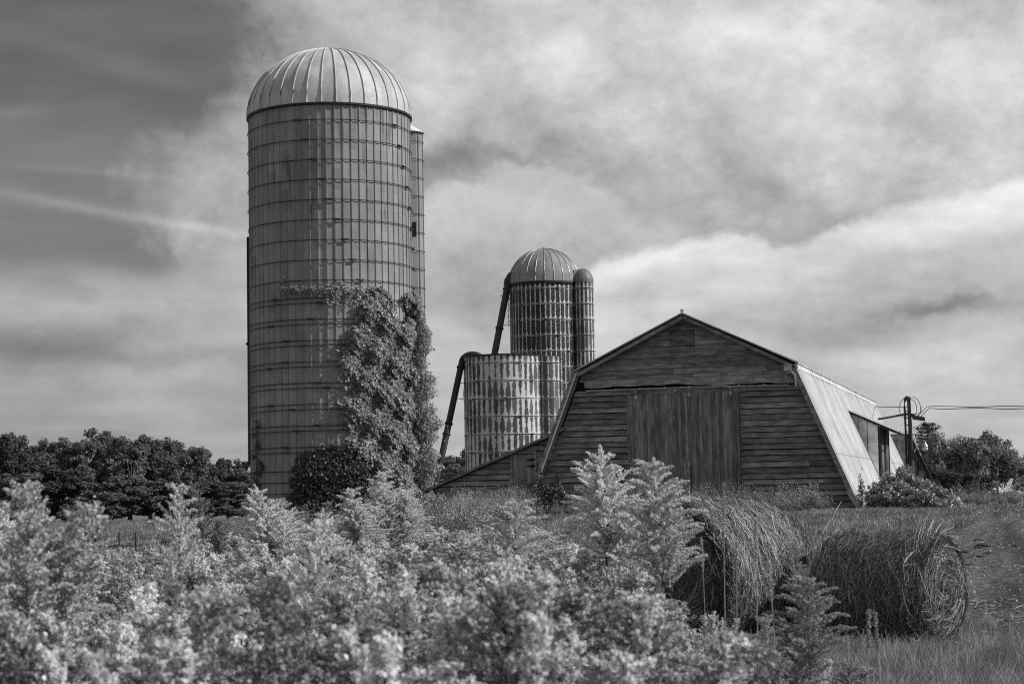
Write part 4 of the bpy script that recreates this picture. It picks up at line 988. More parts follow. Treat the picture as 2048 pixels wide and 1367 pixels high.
for px_, py_, lb in ((191, 1068, 'thicker dark fence post, leftmost in the goldenrod field'), (238, 1067, 'thin dark fence post in the middle of the left field'), (271, 1066, 'dark fence post nearest the tall goldenrod spire')):
    p = at(px_, py_, 46); mb = MB(); mb.tube([(0, 0, 0), (.01, 0, p[2]*.6), (0, 0, p[2]+.05)], [.05, .045, .04] if px_ < 200 else [.02, .02, .02], 7); mb.build('fence_post', darkwood, None, label=lb, cat='fence post', group='fence posts in the left field').location = (p[0], 46, 0)
# old implement
ip = at(880, 1010, 57); im = empty('farm_implement', (ip[0], 57, float(zg(ip[0], 57))), label='derelict wooden and steel farm implement rusting in weeds before the lean-to', cat='farm implement')
g_ = float(zg(ip[0], 57))
def I3(px, py, dy=0): v_ = at(px, py, 57+dy); return (v_[0]-ip[0], dy, v_[2]-g_)
mb = MB(); mb.bar(I3(862, 980), I3(868, 1000), .10, .10, (0, 1, 0)); mb.bar(I3(880, 988), I3(883, 1012), .11, .1, (0, 1, 0)); mb.bar(I3(886, 988, .2), I3(889, 1008, .2), .09, .08, (0, 1, 0)); mb.build('upright', greywood, im)
mb = MB(); mb.bar(I3(848, 1001), I3(882, 1006), .05, .07, (0, 1, 0)); mb.bar(I3(892, 1010), I3(935, 1020), .045, .05, (0, 1, 0)); mb.bar(I3(862, 980), I3(880, 1004), .04, .05, (0, 1, 0)); mb.build('beam', greywood, im)
mb = MB(); c_ = Vector(I3(868, 1022)); mb.tube([c_+Vector((.32*math.cos(q), 0, .32*math.sin(q))) for q in np.linspace(0, 2*math.pi, 20, endpoint=False)], .035, 6, closed=True)
for q in range(8): mb.tube([c_, c_+Vector((.32*math.cos(q*.785), 0, .32*math.sin(q*.785)))], .014, 4)
mb.tube([c_+Vector((0, -.1, 0)), c_+Vector((0, .3, 0))], .06, 8); mb.build('wheel', rust, im)
mb = MB(); mb.hexa([I3(868, 1032), I3(888, 1034), I3(888, 1034, .3), I3(868, 1032, .3), I3(868, 1010), I3(888, 1012), I3(888, 1012, .3), I3(868, 1010, .3)]); mb.build('gear_box', rust, im)
mb = MB(); mb.bar((0, 0, 0), (.02, 0, 1.15), .045, .045); mb.bar((-.05, .02, .7), (.4, .02, .62), .04, .04, (0, 1, 0))
# ------------------------------------------------------------------ round bales
def strands(n_, R_, L_, seed, side_frac=.68, flyaway=.25, width=.0052, lenr=(.06, .26), wild=.28):
    r_ = np.random.default_rng(seed); VV = []; FF = []; base = 0; K = 5
    for i in range(n_):
        w_ = width*r_.uniform(.6, 1.4)
        if r_.random() < side_frac:
            x0 = r_.uniform(-L_/2, L_/2); a0 = r_.uniform(0, 2*math.pi); sp = r_.uniform(*lenr)/R_*r_.choice([-1, 1]); dr = r_.normal(0, .22); rr = R_+r_.uniform(-.01, .035); fly = r_.random() < flyaway; dd = r_.normal(0, .09 if fly else .03)
            if r_.random() < wild: dr = r_.normal(0, .7); sp *= .5
            q = np.linspace(0, 1, K); a = a0+sp*q; xx = np.clip(x0+dr*q*lenr[1], -L_/2-.03, L_/2+.03); rad_ = rr*(1+.015*np.sin(a*5+x0*7)+.012*np.sin(x0*11+a*3))+(dd*q*q*.45 if fly else .01*np.sin(q*5+i))
            # rounded shoulders
            sh_ = np.clip((np.abs(xx)-(L_/2-.12))/.12, 0, 1.2); rad_ = rad_-.07*sh_**2
            C_ = np.stack([xx, rad_*np.sin(a), rad_*np.cos(a)], 1); wd = np.array([1, 0, 0])*w_
            VV.append(np.stack([C_-wd/2, C_+wd/2], 1).reshape(-1, 3))
        else:
            sgn = r_.choice([-1, 1]); rr0 = R_*math.sqrt(r_.uniform(.0, 1.)); a0 = r_.uniform(0, 2*math.pi); q = np.linspace(0, 1, K)
            ln = r_.uniform(.12, .38); sp = ln/max(rr0, .12); rad_ = rr0+r_.normal(0, .16)*q; a = a0+sp*q*r_.choice([1, .2, -.7], p=[.5, .3, .2])
            xx = sgn*(L_/2+.03-.10*(np.clip(rad_/R_, 0, 1))**4+r_.uniform(-.03, .03)+(r_.normal(0, .08) if r_.random() < .15 else 0)*q)
            C_ = np.stack([xx, rad_*np.sin(a), rad_*np.cos(a)], 1)
            wd = np.stack([np.zeros(K), np.sin(a), np.cos(a)], 1)*w_+np.array([r_.normal(0, .4)*w_, 0, 0])
            VV.append(np.stack([C_-wd/2, C_+wd/2], 1).reshape(-1, 3))
        b = base+2*np.arange(K-1); FF.append(np.stack([b, b+1, b+3, b+2], 1)); base += 2*K
    return np.concatenate(VV), np.concatenate(FF)
def bale(label, X_, Y_, R_, L_, az, n_, mat, seed, squash=.95, cz=None, **kw):
    g_ = float(zg(X_, Y_)); o = empty('round_bale', (X_, Y_, g_), az, label=label, cat='hay bale', group='round bales in the grass')
    mb = MB(); prof = []; rr_ = random.Random(seed); nn, mm = 48, 14; V_ = []
    for i in range(mm+1):
        q = i/mm; x_ = -L_/2+L_*q
        e = min(q, 1-q)*L_; r0 = R_-.01-.06*max(0, 1-e/.12)**2
        for j in range(nn):
            a = 2*math.pi*j/nn; r = r0*(1+.015*math.sin(a*5+x_*7)+.012*math.sin(x_*11+a*3)); V_.append((x_, r*math.sin(a), r*math.cos(a)))
    F_ = [(i*nn+j, i*nn+(j+1) % nn, (i+1)*nn+(j+1) % nn, (i+1)*nn+j) for i in range(mm) for j in range(nn)]
    n0 = len(V_); V_ += [(-L_/2, 0, 0), (L_/2, 0, 0)]
    F_ += [(n0, (j+1) % nn, j) for j in range(nn)]+[(n0+1, mm*nn+j, mm*nn+(j+1) % nn) for j in range(nn)]
    def shape(V__):
        V__ = np.array(V__, float); z_ = V__[:, 2]*squash
        z_ = np.where(z_ < 0, z_*.96, z_); low_ = np.clip(-z_/R_, 0, 1)
        V__[:, 1] *= 1+.10*low_; V__[:, 2] = z_+R_*squash*.96; return V__
    mb.raw(shape(V_), F_, .5); mb.build('core', strawcore, o, smooth=True)
    v_, f_ = strands(n_, R_, L_, seed, **kw); me = np_mesh('straw', shape(v_), [f_.astype(np.int32)], False, [mat]); link(bpy.data.objects.new('straw', me), o); return o
p1 = at(1425, 1135, 21.2); bale('larger round straw bale with its dark shaded end showing, behind the goldenrod', p1[0], 21.2, .82, 1.45, rad(44), 27000, straw_m, 1, .96)
p2 = at(1775, 1180, 20.6); bale('smaller sagging round bale with shaggy loose straw, by the gravel track', p2[0], 20.6, .635, 1.28, rad(-38), 22000, straw2_m, 2, .94, flyaway=.28, width=.0048, wild=.6)

# ------------------------------------------------------------------ plants: prototypes
def tetra(P, s_):
    n_ = len(P); d = RNG.normal(0, 1, (n_, 3, 3)); d /= np.linalg.norm(d, axis=2)[..., None]
    V_ = np.concatenate([d, -d.sum(1, keepdims=True)*.8], 1)*np.asarray(s_).reshape(-1, 1, 1)+P[:, None, :]
    b = (np.arange(n_)*4)[:, None]; F_ = np.concatenate([b+np.array([0, 1, 2]), b+np.array([0, 3, 1]), b+np.array([1, 3, 2]), b+np.array([2, 3, 0])])
    return V_.reshape(-1, 3), F_
def goldenrod(seed, H=1.4, pan=.36, spread=.16, nplume=34, lean=.1, nleaf=46, fsz=.0044, upright=.0, seglen=.0046):
    "returns (flower verts, flower tris, green verts, green tris/quads)"
    r_ = np.random.default_rng(seed); la = r_.uniform(0, 6.28)
    def stem(t_): return np.array([lean*H*t_**2*math.cos(la), lean*H*t_**2*math.sin(la), H*t_])
    mb = MB(); mb.tube([tuple(stem(q)) for q in np.linspace(0, 1, 7)], [.0045, .0042, .004, .0036, .003, .0025, .0012], 4)
    FP = []; LP = []; LD = []
    for k in range(nplume):
        q = (k+.5)/nplume; tz = 1-pan/H*(1-q)**1.05*1.0; s0 = stem(tz)
        L_ = spread*(.32+.95*(1-q)**.8*(.55+.45*min(1, q*5)))*r_.uniform(.7, 1.25); a = k*2.4+r_.uniform(-.4, .4)
        out = np.array([math.cos(a), math.sin(a), 0.]); el0 = r_.uniform(.8, 1.25)+upright*.6; el1 = min(1.4, r_.uniform(-.35, .5)+upright)
        n_ = max(6, int(L_/seglen)); tt = np.linspace(0, 1, n_); el = el0+(el1-el0)*tt**1.3
        step = L_/n_; pos = s0+np.cumsum(np.stack([out[0]*np.cos(el), out[1]*np.cos(el), np.sin(el)], 1), 0)*step
        st = int(n_*.12); rr = .0060*(.25+1.0*np.sin(np.pi*np.clip(tt[st:]*.86+.14, 0, 1))**.7)
        for rep in range(6): FP.append(pos[st:]+r_.normal(0, 1, (n_-st, 3))*rr[:, None]*.8+np.array([0, 0, .004]))
        mb.tube([tuple(s0), tuple(pos[n_//2]), tuple(pos[-1])], [.0014, .001, .0006], 3, cap=False)
    # tip spike
    for q in np.linspace(.96, 1.02, 14): FP.append(stem(q)+r_.normal(0, .007, (4, 3)))
    FP = np.concatenate(FP); fv, ff = tetra(FP, r_.uniform(.7, 1.3, len(FP))*fsz)
    # leaves
    tl = r_.uniform(.10, .93, nleaf); P0 = np.array([stem(q) for q in tl]); a = r_.uniform(0, 6.28, nleaf); L_ = r_.uniform(.07, .12, nleaf)*np.interp(tl, [0, .4, .75, 1], [.9, 1.1, .9, .45]); e0 = r_.uniform(.2, .8, nleaf); e1 = e0-r_.uniform(.6, 1.4, nleaf)
    o_ = np.stack([np.cos(a), np.sin(a), np.zeros(nleaf)], 1); up = np.array([0, 0, 1.]); sd_ = np.stack([-np.sin(a), np.cos(a), np.zeros(nleaf)], 1)
    m1 = P0+(o_*np.cos(e0)[:, None]+up*np.sin(e0)[:, None])*(L_*.5)[:, None]; m2 = m1+(o_*np.cos(e1)[:, None]+up*np.sin(e1)[:, None])*(L_*.5)[:, None]
    w_ = (L_*.055)[:, None]*sd_
    V_ = np.stack([P0, m1-w_, m1+w_, m2], 1).reshape(-1, 3); b = (np.arange(nleaf)*4)[:, None]
    lf = np.concatenate([b+np.array([0, 1, 2]), b+np.array([1, 3, 2])])
    sv = np.concatenate(mb.v); s4 = np.array(mb.f4, np.int32); s4 = np.concatenate([s4[:, [0, 1, 2]], s4[:, [0, 2, 3]]])
    gv = np.concatenate([sv, V_]); gf = np.concatenate([s4, lf+len(sv)])
    return fv, ff, gv, gf
GR = [goldenrod(100+k, H=1.0, pan=(.36, .30, .42, .28, .34, .30, .26, .38)[k], spread=(.12, .10, .15, .09, .13, .08, .16, .09)[k], nplume=(38, 30, 44, 28, 36, 28, 26, 34)[k], lean=(.05, .12, .08, .15, .1, .05, .18, .1)[k], upright=(.4, .6, .15, .7, .3, .8, .0, .6)[k]) for k in range(8)]
# sharper, larger-flowered stems for the named clumps
GB = [goldenrod(200+k, H=1.5, pan=(.42, .38, .46, .36)[k], spread=(.22, .18, .25, .15)[k], nplume=(42, 34, 48, 32)[k], lean=(.06, .1, .05, .12)[k], upright=(0, .1, -.15, .3)[k], nleaf=70) for k in range(4)]
src = bpy.data.collections.new('plant_sources')      # never linked to the scene: only the meshes of the masses
def src_obj(name, parts, mats):
    "parts: list of (verts, tris) one per material"
    V_ = []; F_ = []; mi = []; n0 = 0
    for k, (v, f) in enumerate(parts): V_.append(v); F_.append(f+n0); mi.append(np.full(len(f), k)); n0 += len(v)
    me = np_mesh(name, np.concatenate(V_), [np.concatenate(F_).astype(np.int32)], False, mats, np.concatenate(mi)); return bpy.data.objects.new(name, me)
def scatter(name, sources, pts, rot, scl, idx_, **kw):
    coll = bpy.data.collections.new('src_'+name)
    for o in sources: coll.objects.link(o)
    n_ = len(pts); me = bpy.data.meshes.new(name); me.vertices.add(n_); me.vertices.foreach_set('co', np.asarray(pts, np.float32).ravel())
    a = me.attributes.new('rot', 'FLOAT_VECTOR', 'POINT'); a.data.foreach_set('vector', np.asarray(rot, np.float32).ravel())
    a = me.attributes.new('scl', 'FLOAT_VECTOR', 'POINT'); a.data.foreach_set('vector', np.asarray(scl, np.float32).ravel())
    a = me.attributes.new('pick', 'INT', 'POINT'); a.data.foreach_set('value', np.asarray(idx_, np.int32))
    o = link(bpy.data.objects.new(name, me)); ng = bpy.data.node_groups.new('scatter_'+name, 'GeometryNodeTree')
    ng.interface.new_socket('Geometry', in_out='INPUT', socket_type='NodeSocketGeometry'); ng.interface.new_socket('Geometry', in_out='OUTPUT', socket_type='NodeSocketGeometry')
    gi = ng.nodes.new('NodeGroupInput'); go = ng.nodes.new('NodeGroupOutput'); ip_ = ng.nodes.new('GeometryNodeInstanceOnPoints'); ci = ng.nodes.new('GeometryNodeCollectionInfo')
    ci.inputs['Collection'].default_value = coll; ci.inputs['Separate Children'].default_value = True; ci.inputs['Reset Children'].default_value = True
    def na(nm, ty): q = ng.nodes.new('GeometryNodeInputNamedAttribute'); q.data_type = ty; q.inputs['Name'].default_value = nm; return [s for s in q.outputs if s.enabled and s.name == 'Attribute'][0]
    L_ = ng.links.new; L_(gi.outputs[0], ip_.inputs['Points']); L_(ci.outputs[0], ip_.inputs['Instance']); ip_.inputs['Pick Instance'].default_value = True
    L_(na('pick', 'INT'), ip_.inputs['Instance Index']); L_(na('rot', 'FLOAT_VECTOR'), ip_.inputs['Rotation']); L_(na('scl', 'FLOAT_VECTOR'), ip_.inputs['Scale']); L_(ip_.outputs[0], go.inputs[0])
    md = o.modifiers.new('scatter', 'NODES'); md.node_group = ng
    return tag(o, **kw)

# ------------------------------------------------------------------ goldenrod mass
gsrc = [src_obj('g%d' % k, [(v[0], v[1]), (v[2], v[3])], [(flower_m, flower_m, flower_m, flower_m, bud_m, flower_m, flower2_m, flower_m)[k], gleaf_m]) for k, v in enumerate(GR)]
# height field of the flower tops, in metres, by direction and distance
def frustum_points(n_, y0, y1, ul, ur, power=1.0, seed=1):
    r_ = np.random.default_rng(seed); y_ = (r_.uniform(y0**(1+power), y1**(1+power), n_))**(1/(1+power)); u_ = r_.uniform(ul, ur, n_); return u_*y_/FPX, y_, u_
def bale_free(x_, y_): return (np.hypot(x_-p1[0], y_-21.2) > 1.15) & (np.hypot(x_-p2[0], y_-20.6) > 1.15)
X_, Y_, U_ = [np.concatenate(q) for q in zip(frustum_points(400, 3.6, 10, -1500, 300, .5, 1), frustum_points(1300, 10, 24, -1300, 200, .7, 2), frustum_points(2600, 24, 62, -1250, -60, 1., 3), frustum_points(420, 24, 44, -160, 215, 1., 15), frustum_points(70, 7, 14, 200, 520, .8, 4), frustum_points(14, 6, 11, 460, 640, 1, 14))]
PXs = 1024+U_
# photographed skyline of the flower mass (py of tops) by px for near rows, used as a ceiling for plant height
cx_ = [-500, 0, 60, 100, 150, 300, 420, 520, 600, 700, 860, 900, 960, 1050, 1130, 1200, 1300, 1400, 1450, 1550, 1620, 1700, 1750]
cy_ = [1000, 1010, 1040, 1085, 1090, 1085, 1055, 1055, 1045, 1035, 1040, 1055, 1040, 1035, 1070, 1085, 1140, 1205, 1235, 1250, 1270, 1310, 1350]
ceil_py = np.interp(PXs, cx_, cy_)+RNG.gamma(1.4, 40, len(PXs))*np.clip(14/Y_, .35, 1.6)
hor = 1000.5-.018*(PXs-1024)
gz = zg(X_, Y_); H_ = 1.6+(hor-ceil_py)*Y_/FPX-gz
H_ = np.minimum(H_, RNG.normal(1.42, .14, len(X_)))
H_ = np.where(Y_ > 24, np.minimum(H_, RNG.normal(1.15, .15, len(X_))), H_)*.93
k_ = (H_ > .45) & bale_free(X_, Y_) & ~((Y_ > 52) & (PXs > 640)) & (np.hypot(X_-SX, Y_-SY) > SR+.5)
k_ &= RNG.random(len(X_)) < np.where((Y_ > 24), np.clip(1.2-.5*np.sin(X_*.55+Y_*.21)*np.sin(Y_*.33)-.012*(Y_-24), .1, 1), 1)
X_, Y_, H_, gz = X_[k_], Y_[k_], H_[k_], gz[k_]; n_ = len(X_)
rot = np.stack([RNG.normal(0, .09, n_), RNG.normal(0, .09, n_), RNG.uniform(0, 6.28, n_)], 1)
wsc = np.clip(H_, .8, 1.35)*RNG.uniform(.9, 1.25, n_)*np.where(Y_ > 20, 1.25, 1.)
scatter('goldenrod_thicket', gsrc, np.stack([X_, Y_, gz-.02], 1), rot, np.stack([wsc, wsc, H_], 1), RNG.integers(0, 8, n_), label='dense mass of pale flowering goldenrod filling the foreground', cat='goldenrod', kind='stuff')

# ------------------------------------------------------------------ named goldenrod clumps
def clump(px, py, Y, wpx, nst, label, var=None, fm=None, hvar=.12, seed=0, leanout=.25):
    p = at(px, py, Y); g_ = float(zg(p[0], Y)); H_ = p[2]-g_; r_ = np.random.default_rng(seed+int(px)); R_ = wpx*Y/FPX/2
    o = empty('goldenrod_plant', (p[0], Y, g_), label=label, cat='goldenrod', group='tall goldenrods standing clear of the mass')
    fv, ff, gv, gf = [], [], [], []; nf = ng_ = 0
    for k in range(nst):
        b = GB[var if var is not None else r_.integers(0, 4)]
        a = r_.uniform(0, 6.28); q = 0 if k == 0 else math.sqrt(r_.uniform(.1, 1)); hs = H_/1.5*(1 if k == 0 else 1-hvar*2.2*q*r_.uniform(.4, 1.)-.02); ws = hs*r_.uniform(.9, 1.1)*min(1.15, max(.75, R_*2/.42 if nst < 3 else 1))
        ca, sa = math.cos(a), math.sin(a); dx, dy = R_*.8*q*math.cos(a*3.1), R_*.8*q*math.sin(a*3.1)
        def tf(v):
            w = np.empty_like(v); w[:, 0] = (v[:, 0]*ca-v[:, 1]*sa)*ws; w[:, 1] = (v[:, 0]*sa+v[:, 1]*ca)*ws; w[:, 2] = v[:, 2]*hs
            s_ = np.clip(w[:, 2]/H_, 0, None)**1.3; w[:, 0] += dx*(.35+.65*s_); w[:, 1] += dy*(.35+.65*s_); return w
        fv.append(tf(b[0])); ff.append(b[1]+nf); nf += len(b[0]); gv.append(tf(b[2])); gf.append(b[3]+ng_); ng_ += len(b[2])
    link(bpy.data.objects.new('flower_plumes', np_mesh('flower_plumes', np.concatenate(fv), [np.concatenate(ff).astype(np.int32)], False, [fm or flower_m])), o)
    link(bpy.data.objects.new('stems_and_leaves', np_mesh('stems_and_leaves', np.concatenate(gv), [np.concatenate(gf).astype(np.int32)], False, [gleaf_m])), o)
    return o
clump(20, 985, 5.4, 170, 5, 'big blurred goldenrod cluster rising at the far left edge', hvar=.05)
clump(62, 1020, 6.2, 120, 3, 'blurred goldenrod with slanting plume tips just right of the far left cluster', 3)
clump(368, 985, 8.5, 90, 2, 'slim goldenrod spire standing before the dark wood', 1)
clump(432, 985, 16, 100, 4, 'dark-stemmed goldenrod with two leaning heads before the wood edge', 3, fm=leafmat('greenish_goldenrod', .38, .3, .4))
clump(535, 988, 15, 100, 4, 'sharp goldenrod with arching plumes at the left foot of the tall silo', 0)
clump(575, 1008, 15.5, 80, 3, 'shorter arching goldenrod beside the one at the silo foot', 2)
clump(778, 952, 19, 130, 10, 'largest feathery goldenrod head in front of the ivy', 2, hvar=.10)
clump(715, 985, 18.5, 110, 7, 'feathery goldenrod spreading left of the largest head', 2, hvar=.10)
clump(825, 985, 19.5, 80, 5, 'feathery goldenrod on the right flank of the largest head', 2, hvar=.12)
clump(630, 1010, 22, 90, 5, 'dull seedy goldenrod in front of the dark creeper', None, fm=bud_m)
clump(640, 1035, 14, 110, 5, 'low bright goldenrod right of the silo-foot plants', 0)
clump(1010, 1015, 10, 120, 4, 'blurred goldenrod cluster below the lean-to door', None)
clump(575, 1065, 6.0, 90, 2, 'strongly blurred goldenrod spike in the middle of the left foreground', 1)
clump(1215, 922, 10.5, 115, 4, 'tall goldenrod with curled plumes before the left barn siding', 0, hvar=.10)
clump(1325, 936, 10.0, 90, 3, 'tall goldenrod with curled plumes before the barn doors', 2, hvar=.10)
clump(1270, 1035, 11, 70, 2, 'goldenrod filling between the two tall curled ones', 0)
clump(1618, 1170, 7.5, 120, 3, 'dark greyish goldenrod standing before the smaller bale', 2, fm=flower2_m, hvar=.15)
clump(1590, 1090, 14, 45, 2, 'slender pale goldenrod between the two bales', 0, fm=flower2_m)
clump(1560, 1250, 7.2, 80, 2, 'short grey goldenrod low in front of the two bales', 1, fm=flower2_m)
# tall seed-head grass stalks
for (px_, py_, Y_, lb) in ((1440, 965, 9.0, 'tallest blurred grass stalk crossing the larger bale'), (1507, 1035, 9.5, 'grass stalk rising before the sunlit side of the larger bale'), (1465, 1050, 11, 'thin grass stalk between the two taller ones'), (1408, 1075, 12, 'dark thin grass stalk before the shaded bale end'), (1552, 1120, 9, 'blurred grass stalk before the gap between the bales'),
                          (1722, 1218, 8, 'blurred grass head low before the smaller bale'), (1764, 1222, 8.2, 'upright grass head before the middle of the smaller bale')):
    p = at(px_, py_, Y_); g_ = float(zg(p[0], Y_)); h = p[2]-g_; mb = MB(); le = random.uniform(-.04, .04)
    pts = [(le*q*q, 0, h*q) for q in np.linspace(0, 1, 8)]; mb.tube(pts, [.003, .003, .003, .0028, .0025, .002, .002, .001], 4)
    hd = [np.array([le*q*q, 0, h*q])+RNG.normal(0, 1, (7, 3))*np.array([.0045, .0045, .008]) for q in np.linspace(.86, .995, 34)]
    o = empty('grass_stalk', (p[0], Y_, g_), label=lb, cat='grass stalk', group='tall grass stalks before the bales'); mb.build('stem', grass2_m, o)
    fv, ff = tetra(np.concatenate(hd), .005); link(bpy.data.objects.new('seed_head', np_mesh('seed_head', fv, [ff.astype(np.int32)], False, [flower2_m])), o)

# ------------------------------------------------------------------ grass, weeds, litter
def tuft(seed, n_, h, spread, w, bend=.5):
    r_ = np.random.default_rng(seed); V_ = []; F_ = []; K = 4
    for i in range(n_):
        a = r_.uniform(0, 6.28); q0 = r_.uniform(0, spread)*np.array([math.cos(a), math.sin(a)]); b = r_.uniform(0, 6.28); hh_ = h*r_.uniform(.5, 1.1); bd = bend*hh_*r_.uniform(.2, 1.)
        q = np.linspace(0, 1, K); C_ = np.stack([q0[0]+bd*q**2*math.cos(b), q0[1]+bd*q**2*math.sin(b), hh_*q*(1-.15*q)], 1); wd = np.array([-math.sin(b+.6), math.cos(b+.6), 0])[None]*(w*(1-q*.85))[:, None]
        V_.append(np.stack([C_-wd, C_+wd], 1).reshape(-1, 3)); bs = i*2*K+2*np.arange(K-1); F_ += [np.stack([bs, bs+1, bs+3], 1), np.stack([bs, bs+3, bs+2], 1)]
    return np.concatenate(V_), np.concatenate(F_)
tsrc = [src_obj('t%d' % k, [tuft(300+k, 46, .20, .14, .0028)], [grass_m]) for k in range(3)]+[src_obj('t3', [tuft(303, 26, .30, .12, .0028, .8)], [grass2_m])]
x1, y1, u1 = frustum_points(5200, 13.5, 24, 280, 1150, .5, 21); x2, y2, u2 = frustum_points(2600, 22, 34, -100, 560, .8, 22); x3, y3, u3 = frustum_points(1600, 22, 30, -400, 400, .8, 23)
X_ = np.concatenate([x1, x2, x3]); Y_ = np.concatenate([y1, y2, y3])
ontrack = X_ > np.interp(Y_, [r[0] for r in rows], [r[1] for r in rows])+RNG.normal(.1, .5, len(X_))
k_ = (~ontrack | (RNG.random(len(X_)) < .04)) & bale_free(X_, Y_); X_, Y_ = X_[k_], Y_[k_]; n_ = len(X_)
sc = RNG.uniform(.6, 1.2, n_)*np.where(ontrack[k_], .4, 1.)
scatter('grass', tsrc, np.stack([X_, Y_, zg(X_, Y_)-.02], 1), np.stack([RNG.normal(0, .12, n_), RNG.normal(0, .12, n_), RNG.uniform(0, 6.28, n_)], 1), np.stack([sc, sc, sc], 1), RNG.integers(0, 4, n_), label='soft tall grass around the bales and lower right corner', cat='grass', kind='stuff')
# short verge grass between track and barn, and the far field
ssrc = [src_obj('v%d' % k, [tuft(320+k, 40, .16, .32, .010, .7)], [(grass_m, weed_m, grass2_m)[k]]) for k in range(3)]
x1, y1, u1 = frustum_points(6500, 28, 64, -240, 900, 1., 31); x2, y2, u2 = frustum_points(2400, 60, 130, 700, 1200, 1., 32); x3, y3, u3 = frustum_points(7000, 50, 215, -1300, -200, .8, 33)
X_ = np.concatenate([x1, x2, x3]); Y_ = np.concatenate([y1, y2, y3])
ontrack = X_ > np.interp(Y_, [r[0] for r in rows], [r[1] for r in rows])+RNG.normal(.2, .7, len(X_))
lx_ = (X_-BO[0])*EX.x+(Y_-BO[1])*EX.y; ly_ = (X_-BO[0])*EY.x+(Y_-BO[1])*EY.y
k_ = (~ontrack | (RNG.random(len(X_)) < .05)) & ~((ly_ > -.1) & (lx_ < 2.) & (lx_ > -13)) ; X_, Y_ = X_[k_], Y_[k_]; n_ = len(X_); sc = RNG.uniform(.6, 1.3, n_)*np.where(Y_ > 90, 2.2, 1.)*np.where(ontrack[k_], .4, 1.)
scatter('meadow_grass', ssrc, np.stack([X_, Y_, zg(X_, Y_)-.02], 1), np.stack([np.zeros(n_), np.zeros(n_), RNG.uniform(0, 6.28, n_)], 1), np.stack([sc, sc, sc], 1), RNG.integers(0, 3, n_), label='short rough grass of the verge and the far field', cat='grass', kind='stuff')
# weeds along the barn front
def weed(seed, h, n_, leafs, dots):
    r_ = np.random.default_rng(seed); mb = MB(); LPs = []; DP = []
    for i in range(n_):
        a = r_.uniform(0, 6.28); L_ = r_.uniform(.1, .4)*h; hh_ = h*r_.uniform(.5, 1.1); e_ = np.array([L_*math.cos(a), L_*math.sin(a), hh_]); mb.tube([(0, 0, 0), tuple(e_*np.array([.4, .4, .55])), tuple(e_)], [.006, .004, .002], 3, cap=False)
        q = r_.uniform(.1, 1, leafs)[:, None]; LPs.append(e_*np.concatenate([q**1.3, q**1.3, q], 1)+r_.normal(0, .025, (leafs, 3))); DP.append(e_+r_.normal(0, 1, (dots, 3))*np.array([.05, .05, .06]))
    P_ = np.concatenate(LPs); lv, lf = leaf_quads(P_, np.tile([0, 0, 1.], (len(P_), 1)), r_.uniform(.03, .07, len(P_)), .8, .2, .5); sv = np.concatenate(mb.v); s4 = np.array(mb.f4, np.int32); s4 = np.concatenate([s4[:, [0, 1, 2]], s4[:, [0, 2, 3]]])
    dv, df = tetra(np.concatenate(DP), .011); return [(np.concatenate([sv, lv]), np.concatenate([s4, lf+len(sv)])), (dv, df)]
wsrc = [src_obj('w%d' % k, weed(400+k, (.42, .35, .7, .3)[k], 14, 30, (5, 0, 8, 3)[k]), [weed_m, (flower_m, grass2_m)[k % 2]]) for k in range(4)]
n_ = 1500; lx_ = RNG.uniform(-13.5, 1.2, n_); ly_ = -RNG.gamma(1.5, 2.0, n_)-.15; X_ = BO[0]+EX.x*lx_+EY.x*ly_; Y_ = BO[1]+EX.y*lx_+EY.y*ly_
x2, y2, _ = frustum_points(500, 40, 60, -330, -20, 1., 41); x3, y3, _ = frustum_points(260, 40, 75, -700, -330, 1., 42); x4, y4, _ = frustum_points(160, 72, 112, 880, 1000, 1., 43)
X_ = np.concatenate([X_, x2, x3, x4]); Y_ = np.concatenate([Y_, y2, y3, y4]); k_ = (X_ < np.interp(Y_, [r[0] for r in rows], [r[1] for r in rows])-.3) & (np.hypot(X_-SX, Y_-SY) > SR+.2); X_, Y_ = X_[k_], Y_[k_]; n_ = len(X_)
sc = np.minimum(.45+RNG.gamma(2., .17, n_), 1.25); scatter('weeds', wsrc, np.stack([X_, Y_, zg(X_, Y_)-.02], 1), np.stack([RNG.normal(0, .1, n_), RNG.normal(.08, .1, n_), RNG.uniform(0, 6.28, n_)], 1), np.stack([sc, sc, sc], 1), RNG.integers(0, 4, n_), label='flecked weeds growing along the foot of the barn', cat='weeds', kind='stuff')
# tall leaning dry grass in front of the lean-to
dsrc = [src_obj('d%d' % k, [tuft(500+k, 30, 1.0, .22, .006, .75)], [grass2_m if k else grass_m]) for k in range(2)]
n_ = 150; PX_ = RNG.uniform(905, 1060, n_); Yd = RNG.uniform(54, 60, n_); X_ = (PX_-1024)*Yd/FPX; sc = RNG.uniform(.7, 1.15, n_)
scatter('dry_grass', dsrc, np.stack([X_, Yd, zg(X_, Yd)-.02], 1), np.stack([RNG.normal(0, .1, n_), RNG.normal(-.35, .12, n_), RNG.normal(0, .4, n_)], 1), np.stack([sc, sc, sc], 1), RNG.integers(0, 2, n_), label='tall dry grass leaning left before the lean-to', cat='grass', kind='stuff')
